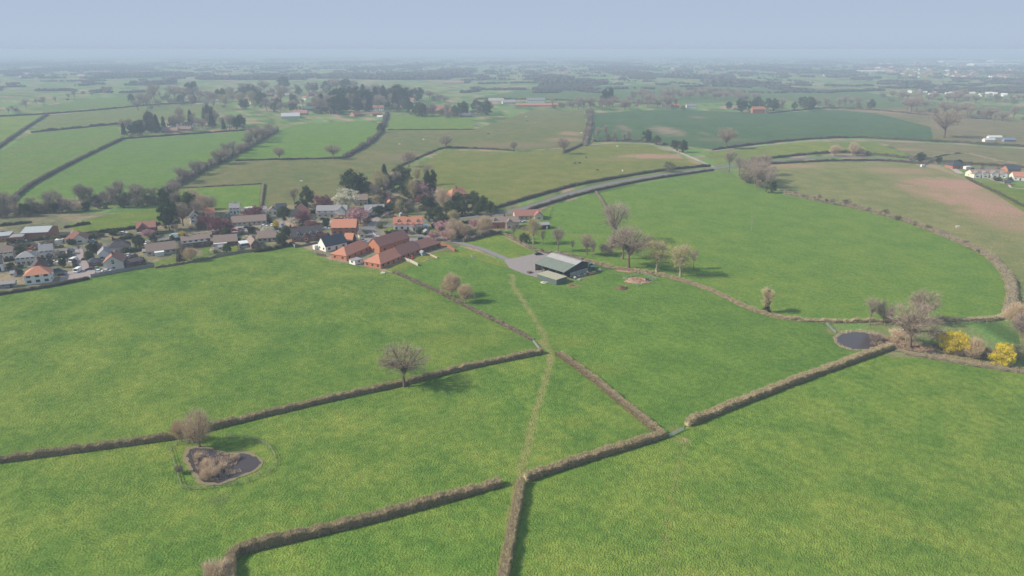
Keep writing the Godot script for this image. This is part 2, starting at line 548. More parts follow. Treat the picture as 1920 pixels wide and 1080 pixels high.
	protos.pink_blossom = [grow("blossom_tree", {h = 6.5, cr = 3.8, ct = 0.14, limbs = 8, branches = 70, twigs = 2600, tw = 0.03, bark = brown, twig = Color(0.26, 0.16, 0.15), leaves = 4800, clumps = 110, ls = 0.14, cs = 0.7, leaf = Color(0.5, 0.29, 0.31), seed = 82})]
	protos.plum = [grow("plum_tree", {h = 6.0, cr = 4.2, ct = 0.08, limbs = 8, branches = 70, twigs = 2200, tw = 0.03, bark = brown, twig = Color(0.24, 0.14, 0.13), leaves = 6000, clumps = 110, ls = 0.16, cs = 0.8, leaf = Color(0.2, 0.085, 0.095), seed = 83})]
	protos.golden = [grow("golden_willow", {h = 6.5, cr = 4.2, ct = 0.02, tr = 0.2, limbs = 12, branches = 90, twigs = 4500, tw = 0.03, tl = 0.9, lift = 0.1, bark = Color(0.2, 0.15, 0.07), twig = Color(0.56, 0.45, 0.08), leaves = 4200, clumps = 80, ls = 0.17, cs = 0.75, droop = true, leaf = Color(0.62, 0.5, 0.04), seed = 91})]
	protos.shrub = [grow("garden_shrub", {h = 2.6, cr = 1.9, ct = 0.0, tr = 0.06, limbs = 7, branches = 30, twigs = 600, tw = 0.03, tl = 0.4, bark = brown, twig = Color(0.12, 0.1, 0.05), leaves = 4200, clumps = 60, ls = 0.13, cs = 0.5, leaf = Color(0.06, 0.085, 0.03), category = "shrub", seed = 95}),
		grow("garden_shrub", {h = 2.4, cr = 1.9, ct = 0.0, tr = 0.06, limbs = 7, branches = 30, twigs = 1200, tw = 0.03, tl = 0.5, bark = brown, twig = Color(0.2, 0.16, 0.1), leaves = 3000, clumps = 60, ls = 0.13, cs = 0.5, leaf = Color(0.13, 0.135, 0.05), category = "shrub", seed = 96})]
	protos.ivy = [grow("ivy_clad_tree", {h = 12.0, cr = 4.2, ct = 0.12, shape = "up", limbs = 9, branches = 90, twigs = 4000, tw = 0.022, tl = 1.2, lift = 0.4, bark = brown, twig = Color(0.52, 0.42, 0.26), seed = 97})]
	rng.seed = 977
	var iv := mb(true)           # ivy round the trunk and the lower limbs
	for k in 6500:
		var y := rng.randf_range(0.2, 10.0)
		var an := rng.randf() * TAU
		var r := rng.randf_range(0.3, 1.25) * (1.15 - y * 0.06) * (1.0 + 0.35 * sin(y * 1.7) + 0.2 * sin(an * 2 + y))
		var a := Vector3(cos(an) * r, y, sin(an) * r)
		var x := Vector3(rng.randf() - 0.5, rng.randf() - 0.5, rng.randf() - 0.5).normalized() * 0.16
		iv.col = vary(Color(0.035, 0.045, 0.022), 0.35)
		iv.tri(a - x, a + x, a + x.cross(Vector3(rng.randf() - 0.5, rng.randf() - 0.5, 0.3)).normalized() * 0.18)
	put("ivy", iv.done(), tinted("plants"), protos.ivy[0])
# tall: height in pixels above the foot on (px, py); wide scales the crown sideways
func tree(kind: String, px: float, py: float, tall: float, label: String, group := "", wide := 1.0, pick := -1) -> Node3D:
	var list: Array = protos[kind]
	var o: Node3D = list[(rng.randi() % list.size()) if pick < 0 else pick]
	var s := rise(py, tall) / float(o.get_meta("h"))
	return copy(o, g(px, py), rng.randf() * TAU, Vector3(s * wide, s, s * wide), label, group)
# many of a kind along a line of pixels: count, height range in pixels, scatter in pixels
func row(kinds: Array, s: String, count: int, lo: float, hi: float, scatter: Vector2, label: String, group: String, wide := 1.0) -> void:
	var a := s.split_floats(" ", false)
	var c := Curve2D.new()
	for k in range(0, a.size() - 1, 2):
		c.add_point(Vector2(a[k], a[k + 1]))
	var words := {oak = "spreading bare", ash = "tall upright bare", willow = "pale brushy", thorn = "low brown thorny", scrub = "low straw-coloured", budding = "yellow-green budding", evergreen = "dark evergreen", conifer = "dark pointed conifer",
		white_blossom = "white-flowering", pink_blossom = "pink-flowering", plum = "purple-leaved", golden = "golden yellow", shrub = "small green", ivy = "ivy-clad"}
	for k in count:
		var p := c.sample_baked(c.get_baked_length() * (k + rng.randf_range(0.1, 0.9)) / count) + Vector2(rng.randf_range(-1, 1) * scatter.x, rng.randf_range(-1, 1) * scatter.y)
		var kind: String = kinds[rng.randi() % kinds.size()]
		tree(kind, p.x, p.y, rng.randf_range(lo, hi) * (0.45 if kind in ["thorn", "shrub", "scrub"] else 1.0), words[kind] + " " + label, words[kind] + " " + group, wide * rng.randf_range(0.85, 1.2))

# upright dry blades standing in a patch, uncountable
func reeds(label: String, s: String, n: int, h: float, c: Color) -> void:
	var p := line(s)
	var lo := p[0]
	var hi := p[0]
	for q in p:
		lo = lo.min(q)
		hi = hi.max(q)
	var b := mb(true)
	for k in n:
		var at := Vector2(rng.randf_range(lo.x, hi.x), rng.randf_range(lo.y, hi.y))
		if not Geometry2D.is_point_in_polygon(at, p) or n3.get_noise_2d(at.x * 1.6, at.y * 1.6) < rng.randf_range(-0.35, 0.05):
			continue
		var a := Vector3(at.x, 0.08, at.y)
		var side := Vector3(rng.randf() - 0.5, 0, rng.randf() - 0.5).normalized() * 0.05
		b.col = vary(c, 0.35)
		b.tri(a - side, a + side, a + Vector3(rng.randf_range(-0.4, 0.4), 1.0, rng.randf_range(-0.4, 0.4)) * h * rng.randf_range(0.5, 1.2))
	var o := put("reeds", b.done(), tinted("plants"))
	o.set_meta("kind", "stuff")
	tag(o, label, "reeds")

# ---------- buildings ----------
var shared := {}
func block(w: float, h: float, d: float) -> ArrayMesh:      # a box standing on y = 0, centred, cached
	var key := "%.2f %.2f %.2f" % [w, h, d]
	if not shared.has(key):
		shared[key] = box_mesh(Vector3(-w / 2, 0, -d / 2), Vector3(w / 2, h, d / 2))
	return shared[key]
func part(called: String, mesh: Mesh, m: Material, parent: Node3D, at := Vector3.ZERO, turn := 0.0) -> MeshInstance3D:
	var o := put(called, mesh, m, parent)
	o.position = at
	o.rotation.y = turn
	return o
func glass() -> StandardMaterial3D:
	return paint(0.035, 0.045, 0.055, 0.12)
func window(parent: Node3D, at: Vector3, turn: float, w: float, h: float, frame: Material) -> void:
	var f := part("window", block(w, h, 0.16), frame, parent, at, turn)
	part("pane", block(w / 2 - 0.13, h - 0.2, 0.1), glass(), f, Vector3(-w / 4 + 0.02, 0.1, 0.05))
	part("pane", block(w / 2 - 0.13, h - 0.2, 0.1), glass(), f, Vector3(w / 4 - 0.02, 0.1, 0.05))
# a house whose front wall stands on the pixels a-b, going back d metres; the parts listed in o
func house(label: String, ax: float, ay: float, bx: float, by: float, o: Dictionary) -> Node3D:
	var a := g(ax, ay)
	var b := g(bx, by)
	var len := a.distance_to(b)
	var d: float = o.get("d", 8.0)
	var e: float = o.get("e", 2.7)
	var r: float = o.get("r", 3.0)
	var roof: String = o.get("roof", "gx")
	var wall: Material = o.wall
	var tile: Material = o.get("tile", wall)
	var trim: Material = o.get("trim", paint(0.7, 0.7, 0.68, 0.6))
	var t := thing(o.get("called", "house"), label, o.get("cat", "house"), (a + b) * 0.5, atan2(-(b - a).z, (b - a).x))
	var back := Vector3(0, 0, -d / 2)
	var turn := PI / 2 if roof == "gz" else 0.0
	var lr := d if roof == "gz" else len
	var wr := len if roof == "gz" else d
	var w := mb()
	var k := mb()
	var hips: Array = o.get("hips", [1, 1] if roof == "hip" else [0, 0])
	if roof == "flat":
		w.box(Vector3(-lr / 2, -0.1, -wr / 2), Vector3(lr / 2, e, wr / 2))
		k.box(Vector3(-lr / 2 - 0.2, e + 0.01, -wr / 2 - 0.2), Vector3(lr / 2 + 0.2, e + 0.25, wr / 2 + 0.2))
	elif hips[0] + hips[1] == 0:
		w.prism([Vector2(wr / 2, -0.1), Vector2(wr / 2, e), Vector2(0, e + r), Vector2(-wr / 2, e), Vector2(-wr / 2, -0.1)], -lr / 2, lr / 2)
		var s := r / (wr / 2)
		for q in [-1.0, 1.0]:
			var ex: float = (wr / 2 + 0.45) * q
			var ey: float = e - 0.45 * s
			k.prism([Vector2(ex, ey + 0.03), Vector2(ex, ey + 0.24), Vector2(0, e + r + 0.24), Vector2(0, e + r + 0.03)], -lr / 2 - 0.3, lr / 2 + 0.3)
	else:
		w.box(Vector3(-lr / 2, -0.1, -wr / 2), Vector3(lr / 2, e, wr / 2))
		var x0 := -lr / 2 + (wr / 2 if hips[0] else 0.02)
		var x1 := lr / 2 - (wr / 2 if hips[1] else 0.02)
		var l0 := -lr / 2 - (0.4 if hips[0] else -0.02)
		var l1 := lr / 2 + (0.4 if hips[1] else -0.02)
		var zz := wr / 2 + 0.4
		var y := e + 0.01
		var c := [Vector3(l0, y, zz), Vector3(l1, y, zz), Vector3(l1, y, -zz), Vector3(l0, y, -zz)]
		var p := Vector3(minf(x0, x1), e + r, 0)
		var q := Vector3(maxf(x1, x0), e + r, 0)
		if lr < wr:
			p = Vector3(0, e + r, 0)
			q = p + Vector3(0.01, 0, 0)
		k.quad(c[0], p, q, c[1])
		k.quad(c[2], q, p, c[3])
		k.tri(c[3], p, c[0])
		k.tri(c[1], q, c[2])
		k.quad(c[0], c[1], c[2], c[3])
		for end in 2:
			if not hips[end]:
				var gx: float = (-lr / 2 if end == 0 else lr / 2)
				w.prism([Vector2(wr / 2, e), Vector2(0, e + r * 0.99), Vector2(-wr / 2, e)], gx - 0.1, gx + 0.1)
	part("wall", w.done(), wall, t, back, turn)
	part("roof", k.done(), tile, t, back, turn)
	# windows by storey, a door
	var floors := 2 if e > 4.2 else 1
	var nw: int = o.get("win", 4)
	var ww: float = o.get("ww", 1.5)
	for fl in floors:
		for i in nw:
			var x := -len / 2 + len * (i + 0.5) / nw
			if fl == 0 and o.get("door", true) and i == nw / 2 and nw > 1:
				part("door", block(1.1, 2.1, 0.18), o.get("door_paint", paint(0.1, 0.07, 0.05, 0.6)), t, Vector3(x, 0, 0.0))
			else:
				window(t, Vector3(x, 0.95 + fl * 2.55, 0.0), 0, ww, 1.25, trim)
	for i in int(o.get("ends", 2)):
		var z := -d * (i + 0.5) / int(o.get("ends", 2))
		for fl in floors:
			window(t, Vector3(-len / 2, 0.95 + fl * 2.55, z), -PI / 2, 1.2, 1.2, trim)
			window(t, Vector3(len / 2, 0.95 + fl * 2.55, z), PI / 2, 1.2, 1.2, trim)
	if roof == "gz" and r > 3.0 and not o.get("blind", false):
		window(t, Vector3(0, e + 0.3, 0.0), 0, 1.4, 1.2, trim)
	for f in o.get("chim", []):
		var ch := part("chimney", block(0.95, 2.2, 0.7), o.get("stack", paint(0.24, 0.105, 0.07, 0.9, "grain", 2.0)), t, Vector3((f - 0.5) * (len if roof != "gz" else 0.0), e + r - 0.7, -d / 2 if roof != "gz" else -d * f))
		for q in [-0.22, 0.22]:
			part("pot", block(0.24, 0.45, 0.24), paint(0.3, 0.14, 0.08), ch, Vector3(q, 2.2, 0))
	var s2 := r / (d / 2)
	for f in o.get("dorm", []):        # dormers standing in the front slope
		var z0 := -d * 0.1
		var y0 := e + s2 * d * 0.1 - 0.1
		var dm := mb()
		dm.prism([Vector2(0.85, 0), Vector2(0.85, 1.25), Vector2(0, 2.0), Vector2(-0.85, 1.25), Vector2(-0.85, 0)], 0, 2.2 / maxf(s2, 0.5))
		var dn := part("dormer", dm.done(), o.get("dorm_paint", trim), t, Vector3((f - 0.5) * len, y0, z0), PI / 2)
		var dr := mb()
		for q in [-1.0, 1.0]:
			dr.prism([Vector2(1.1 * q, 1.05), Vector2(1.1 * q, 1.2), Vector2(0, 2.2), Vector2(0, 2.03)], -0.2, 2.0 / maxf(s2, 0.5))
		part("dormer_roof", dr.done(), tile, dn)
		part("dormer_pane", block(0.1, 0.9, 0.95), glass(), dn, Vector3(-0.01, 0.2, 0))
	for f in o.get("gables", []):      # gabled wings or porches in front: [place along the front, width, out, eave, rise]
		var wing := mb()
		wing.prism([Vector2(f[1] / 2, -0.1), Vector2(f[1] / 2, f[3]), Vector2(0, f[3] + f[4]), Vector2(-f[1] / 2, f[3]), Vector2(-f[1] / 2, -0.1)], -f[2], d * 0.35)
		var wn := part("wing", wing.done(), o.get("wing_paint", wall), t, Vector3((f[0] - 0.5) * len, 0, 0), PI / 2)
		var wf := mb()
		for q in [-1.0, 1.0]:
			var sl: float = f[4] / (f[1] / 2)
			wf.prism([Vector2((f[1] / 2 + 0.35) * q, f[3] - 0.35 * sl + 0.02), Vector2((f[1] / 2 + 0.35) * q, f[3] - 0.35 * sl + 0.22), Vector2(0, f[3] + f[4] + 0.22), Vector2(0, f[3] + f[4] + 0.02)], -f[2] - 0.3, d * 0.4)
		part("wing_roof", wf.done(), tile, wn)
		if f[1] > 2.5:
			part("wing_window", block(0.12, 1.3, minf(f[1] * 0.5, 2.4)), trim, wn, Vector3(-f[2], 0.8, 0))
			part("wing_pane", block(0.12, 1.0, minf(f[1] * 0.5, 2.4) - 0.3), glass(), wn, Vector3(-f[2] - 0.03, 0.95, 0))
		else:
			part("wing_door", block(0.12, 2.0, 1.0), paint(0.06, 0.045, 0.04, 0.6), wn, Vector3(-f[2] - 0.02, 0.0, 0))
	for x in o.get("adds", []):        # boxes that belong to the house: [name, x0 y0 z0, x1 y1 z1, material]
		part(x[0], box_mesh(x[1], x[2]), x[3], t)
	return t

# ---------- vehicles ----------
func car_proto(called: String, cat: String) -> Node3D:
	var o := Node3D.new()
	o.name = "prototype"
	o.set_meta("called", called)
	o.set_meta("category", cat)
	var len := 4.4
	var b := mb()
	var glazing := mb()
	var wheel_x := [-1.35, 1.35]
	var wr := 0.33
	var half := 0.9
	if called == "parked_car":
		b.prism([Vector2(2.15, 0.28), Vector2(2.2, 0.62), Vector2(2.05, 0.78), Vector2(1.0, 0.95), Vector2(-1.75, 0.98), Vector2(-2.15, 0.88), Vector2(-2.2, 0.5), Vector2(-2.12, 0.28)], -half, half)
		glazing.prism([Vector2(1.05, 0.93), Vector2(0.35, 1.38), Vector2(-1.35, 1.38), Vector2(-1.9, 0.95)], -half + 0.1, half - 0.1)
		b.prism([Vector2(0.42, 1.38), Vector2(0.3, 1.47), Vector2(-1.25, 1.47), Vector2(-1.42, 1.38)], -half + 0.12, half - 0.12)
		for z in [0.7, -0.45, -1.62]:
			b.box(Vector3(-half + 0.07, 0.95, z - 0.05), Vector3(half - 0.07, 1.37, z + 0.05)) if z == -0.45 else b.box(Vector3(-half + 0.09, 0.95, z - 0.04), Vector3(half - 0.09, 1.15, z + 0.04))
	elif called == "parked_van":
		wheel_x = [-1.6, 1.7]
		half = 1.0
		b.prism([Vector2(2.6, 0.3), Vector2(2.65, 0.9), Vector2(2.3, 1.2), Vector2(1.55, 2.2), Vector2(1.3, 2.32), Vector2(-2.5, 2.35), Vector2(-2.6, 2.2), Vector2(-2.6, 0.3)], -half, half)
		glazing.prism([Vector2(2.32, 1.22), Vector2(2.28, 1.3), Vector2(1.6, 2.18), Vector2(1.66, 2.18)], -half + 0.12, half - 0.12)
		glazing.box(Vector3(-half - 0.015, 1.25, 0.75), Vector3(half + 0.015, 1.85, 1.6))
	else:
		wheel_x = [-1.7, 1.9]
		wr = 0.42
		half = 1.0
		b.prism([Vector2(3.0, 0.4), Vector2(3.05, 1.1), Vector2(2.75, 1.35), Vector2(2.2, 2.15), Vector2(1.4, 2.2), Vector2(1.4, 0.4)], -half, half)
		b.box(Vector3(-half, 0.4, -3.0), Vector3(half, 0.7, 1.4))
		glazing.prism([Vector2(2.82, 1.36), Vector2(2.78, 1.42), Vector2(2.26, 2.1), Vector2(2.3, 2.1)], -half + 0.1, half - 0.1)
		glazing.box(Vector3(-half - 0.015, 1.25, 1.6), Vector3(half + 0.015, 1.85, 2.25))
		var cargo := mb()
		cargo.box(Vector3(-1.1, 0.72, -3.1), Vector3(1.1, 3.0, 1.25))
		put("cargo_box", cargo.done(), paint(0.62, 0.72, 0.74, 0.5), o)
		var rf := mb()
		rf.box(Vector3(-1.0, 3.0, -3.0), Vector3(1.0, 3.08, 1.15))
		put("cargo_roof", rf.done(), paint(0.2, 0.42, 0.45, 0.5), o)
	put("body", b.done(), paint(0.5, 0.5, 0.5, 0.3), o)
	put("glazing", glazing.done(), paint(0.02, 0.025, 0.03, 0.08), o)
	for z in wheel_x:
		for s in [-1.0, 1.0]:
			var w := mb()
			w.tube([Vector3(-0.11, 0, 0), Vector3(0.11, 0, 0)], [wr, wr], 12)
			var wn := put("wheel", w.done(), paint(0.02, 0.02, 0.02, 0.9), o)
			wn.position = Vector3(s * (half - 0.08), wr, z)
			part("hub", block(0.06, wr * 0.9, wr * 0.9), paint(0.4, 0.4, 0.42, 0.4, "", 1.0, 0.8), wn, Vector3(s * 0.1, -wr * 0.45, 0))
	for s in [-0.62, 0.62]:
		var far: float = {"parked_car": 2.18, "parked_van": 2.63, "box_truck": 3.03}[called]
		part("headlight", block(0.34, 0.16, 0.08), paint(0.7, 0.72, 0.75, 0.15), o, Vector3(s, 0.62 if called == "parked_car" else 0.85, far))
	return o
func car(kind: String, px: float, py: float, turn: float, c: Color, label: String, group := "") -> void:
	var o := copy(protos[kind][0], g(px, py), deg_to_rad(turn), Vector3.ONE, label, group)
	(o.get_node("body") as MeshInstance3D).material_override = paint(c.r, c.g, c.b, 0.25)

# ---------- animals ----------
func horse_proto() -> Node3D:
	var b := mb()
	var s := [[-1.05, 1.15, 0.1, 0.14], [-0.9, 1.2, 0.25, 0.28], [-0.5, 1.2, 0.3, 0.34], [0.0, 1.14, 0.29, 0.34], [0.45, 1.2, 0.29, 0.36], [0.75, 1.32, 0.22, 0.32], [1.0, 1.3, 0.14, 0.24], [1.25, 1.1, 0.11, 0.2], [1.45, 0.85, 0.1, 0.16], [1.62, 0.55, 0.09, 0.15], [1.78, 0.28, 0.07, 0.1], [1.84, 0.17, 0.04, 0.06]]   # grazing: the neck reaches down
	for k in s.size() - 1:
		for q in 8:
			var ring := []
			for e in [[k, q], [k, q + 1], [k + 1, q + 1], [k + 1, q]]:
				var an: float = TAU * e[1] / 8
				var p: Array = s[e[0]]
				ring.append(Vector3(cos(an) * p[2], p[1] + sin(an) * p[3], p[0]))
			b.quad(ring[0], ring[1], ring[2], ring[3])
	for l in [[0.6, 0.16, 1], [0.7, -0.16, 1], [-0.72, 0.17, -1], [-0.6, -0.17, -1]]:
		if l[2] > 0:
			b.tube([Vector3(l[1], 1.15, l[0]), Vector3(l[1], 0.55, l[0] + 0.03), Vector3(l[1], 0.1, l[0]), Vector3(l[1], 0, l[0] + 0.03)], [0.14, 0.07, 0.05, 0.075], 6)
		else:
			b.tube([Vector3(l[1], 1.2, l[0]), Vector3(l[1], 0.85, l[0] + 0.08), Vector3(l[1], 0.5, l[0] - 0.15), Vector3(l[1], 0.1, l[0] - 0.1), Vector3(l[1], 0, l[0] - 0.06)], [0.22, 0.13, 0.075, 0.05, 0.075], 6)
	b.tube([Vector3(0, 1.3, -1.0), Vector3(0, 1.1, -1.18), Vector3(0, 0.6, -1.2)], [0.06, 0.09, 0.04], 5)
	for e in [-0.07, 0.07]:
		b.tube([Vector3(e, 0.98, 1.42), Vector3(e * 1.6, 1.14, 1.44)], [0.045, 0.01], 4)
	var o := Node3D.new()
	o.name = "prototype"
	o.set_meta("called", "grazing_horse")
	o.set_meta("category", "horse")
	put("body", b.done(), paint(0.03, 0.025, 0.02), o)
	return o
func horse(px: float, py: float, turn: float, c: Color, label: String) -> void:
	var o := copy(protos.horse[0], g(px, py), deg_to_rad(turn), Vector3.ONE * 1.15, label, "horses grazing in the paddocks")
	(o.get_node("body") as MeshInstance3D).material_override = paint(c.r, c.g, c.b, 0.7)

# ---------- fences, gates, poles ----------
func fence(label: String, s: String, gap: float, h: float, rails: int, m: Material, closed := false) -> void:
	var p := line(s)
	if closed:
		p.append(p[0])
	if closed:
		var e := PackedVector2Array()
		for k in p.size() - 1:
			var n := maxi(1, int(round(p[k].distance_to(p[k + 1]) / gap)))
			for i in n:
				e.append(p[k].lerp(p[k + 1], float(i) / n))
		e.append(p[0])
		p = e
	else:
		p = smooth_line(p, gap)
	var t := thing("post_fence", label, "fence", Vector3(p[0].x, 0, p[0].y))
	for k in p.size():
		var at := Vector3(p[k].x - p[0].x, 0, p[k].y - p[0].y)
		part("post", block(0.14, h + 0.12, 0.14), m, t, at)
		if k < p.size() - 1:
			var d := p[k + 1] - p[k]
			for r in rails:
				part("rail", shared_rail(d.length()), m, t, at + Vector3(0, h * (r + 1.0) / rails - 0.12, 0), atan2(-d.y, d.x))
func shared_rail(l: float) -> ArrayMesh:
	var key := "rail %.1f" % l
	if not shared.has(key):
		shared[key] = box_mesh(Vector3(0, 0, -0.03), Vector3(l, 0.09, 0.03))
	return shared[key]
func gate(label: String, ax: float, ay: float, bx: float, by: float) -> void:
	var a := g(ax, ay)
	var b := g(bx, by)
	var d := b - a
	var l := d.length()
	var t := thing("field_gate", label, "gate", a, atan2(-d.z, d.x))
	var m := paint(0.45, 0.48, 0.5, 0.35, "", 1.0, 0.6)
	for k in 6:
		var bar := mb()
		bar.tube([Vector3(0.1, 0.2 + k * 0.2, 0), Vector3(l - 0.1, 0.2 + k * 0.2, 0)], [0.04, 0.04], 5)
		put("bar", bar.done(), m, t)
	for x in [0.1, l * 0.5, l - 0.1]:
		part("upright", block(0.07, 1.25, 0.07), m, t, Vector3(x, 0.1, 0))
	for x in [-0.05, l + 0.05]:
		part("gatepost", block(0.2, 1.5, 0.2), paint(0.2, 0.16, 0.11), t, Vector3(x, 0, 0))
func pole(px: float, py: float, tall: float, label: String) -> void:
	var t := thing("utility_pole", label, "pole", g(px, py), 0.4, "wooden utility poles")
	var h := rise(py, tall)
	var b := mb()
	b.tube([Vector3.ZERO, Vector3(0, h, 0)], [0.17, 0.11], 7)
	put("pole", b.done(), paint(0.32, 0.27, 0.2), t)
	part("crossarm", block(1.6, 0.12, 0.12), paint(0.3, 0.25, 0.19), t, Vector3(0, h - 0.6, 0))
	for x in [-0.7, 0.0, 0.7]:
		part("insulator", block(0.1, 0.2, 0.1), paint(0.6, 0.6, 0.6, 0.3), t, Vector3(x, h - 0.48, 0))
func board_fence(label: String, s: String, h: float, m: Material, called := "board_fence") -> void:     # upright boards between posts
	var p := line(s)
	var t := thing(called, label, "fence", Vector3(p[0].x, 0, p[0].y))
	for k in p.size() - 1:
		var d := p[k + 1] - p[k]
		var l := d.length()
		var n := maxi(1, int(round(l / 2.4)))
		for i in n:
			var q := p[k] + d * (float(i) / n) - p[0]
			part("panel", rail_panel(l / n - 0.1, h - 0.1 * (i % 2)), m, t, Vector3(q.x, 0, q.y), atan2(-d.y, d.x))
			part("post", block(0.14, h + 0.15, 0.14), m, t, Vector3(q.x, 0, q.y), atan2(-d.y, d.x))
func rail_panel(l: float, h: float) -> ArrayMesh:
	var key := "panel %.1f %.1f" % [l, h]
	if not shared.has(key):
		var b := mb()
		var n := maxi(2, int(l / 0.3))
		for i in n:
			b.box(Vector3(0.06 + l * i / n, 0, -0.02 + 0.02 * (i % 2)), Vector3(0.06 + l * (i + 0.93) / n, h, 0.02 + 0.02 * (i % 2)))
		shared[key] = b.done()
	return shared[key]

# ---------- the scene ----------
func _ready() -> void:
	rng.seed = 5
	var cam := Camera3D.new()
	cam.name = "camera"
	cam.position = Vector3(0, EYE, 0)
	cam.rotation_degrees = Vector3(-PITCH, 0, 0)
	cam.fov = rad_to_deg(2.0 * atan(540.0 / F))
	cam.far = 120000.0
	cam.near = 0.5
	add_child(cam)
	cam.current = true
	var env := Environment.new()
	env.background_mode = Environment.BG_SKY
	var sky_mat := ProceduralSkyMaterial.new()
	sky_mat.sky_horizon_color = Color(0.604, 0.655, 0.725)
	sky_mat.sky_top_color = Color(0.53, 0.61, 0.71)
	sky_mat.sky_curve = 0.16
	sky_mat.ground_horizon_color = Color(0.604, 0.655, 0.725)
	sky_mat.ground_bottom_color = Color(0.3, 0.34, 0.26)
	sky_mat.sun_angle_max = 2.0
	var sky := Sky.new()
	sky.sky_material = sky_mat
	env.sky = sky
	env.tonemap_mode = Environment.TONE_MAPPER_LINEAR
	env.tonemap_exposure = 1.42
	env.fog_enabled = true
	env.fog_density = 0.00028
	env.fog_light_color = Color(0.83, 0.917, 1.0)
	env.sdfgi_enabled = true
	env.ssao_enabled = true
	env.ssil_enabled = true
	var we := WorldEnvironment.new()
	we.environment = env
	add_child(we)
	var sun := DirectionalLight3D.new()
	sun.name = "sun"
	sun.light_color = Color(1.0, 0.95, 0.87)
	sun.light_energy = 1.5
	sun.light_angular_distance = 0.6
	sun.shadow_enabled = true
	add_child(sun)
	var el := deg_to_rad(35.0)
	var az := deg_to_rad(9.0)       # shadows fall to the side and a little away
	sun.look_at_from_position(Vector3.ZERO, Vector3(cos(el) * cos(az), -sin(el), -cos(el) * sin(az)))
	setup_textures()
	build_ground()
	make_protos()
	build_hedges()
	protos.parked_car = [car_proto("parked_car", "car")]
	protos.parked_van = [car_proto("parked_van", "van")]
	protos.box_truck = [car_proto("box_truck", "truck")]
	protos.horse = [horse_proto()]
	build_farm()
	build_village()
	build_far()
	build_trees()
	build_small()
	for k in protos:
		for o in protos[k]:
			o.free()

func setup_textures() -> void:
	n1.seed = 3
	n1.frequency = 0.009
	n1.fractal_octaves = 3
	n2.seed = 4
	n2.frequency = 0.045
	n2.fractal_octaves = 3
	n3.seed = 8
	n3.frequency = 0.22
	n3.fractal_octaves = 2
	turf = tone_texture(1024, [[0.03, 1.1, 5, 3], [0.15, 1.5, 6, 2]], 0.6, 1.0, 0.12)
	grain = tone_texture(256, [[0.05, 0.9, 7, 3], [0.3, 0.9, 8, 2]], 0.62, 1.0, 0.1)
	blotch = tone_texture(256, [[0.03, 1.4, 9, 3], [0.22, 0.9, 10, 2]], 0.6, 1.0, 0.12)
	turf_bump = height_texture(1024, 0.11, 15, 4)
	var m := tinted("turf", 1.0, turf)
	m.heightmap_enabled = true
	m.heightmap_texture = turf_bump
	m.heightmap_scale = 30.0
	m.metallic_specular = 0.1

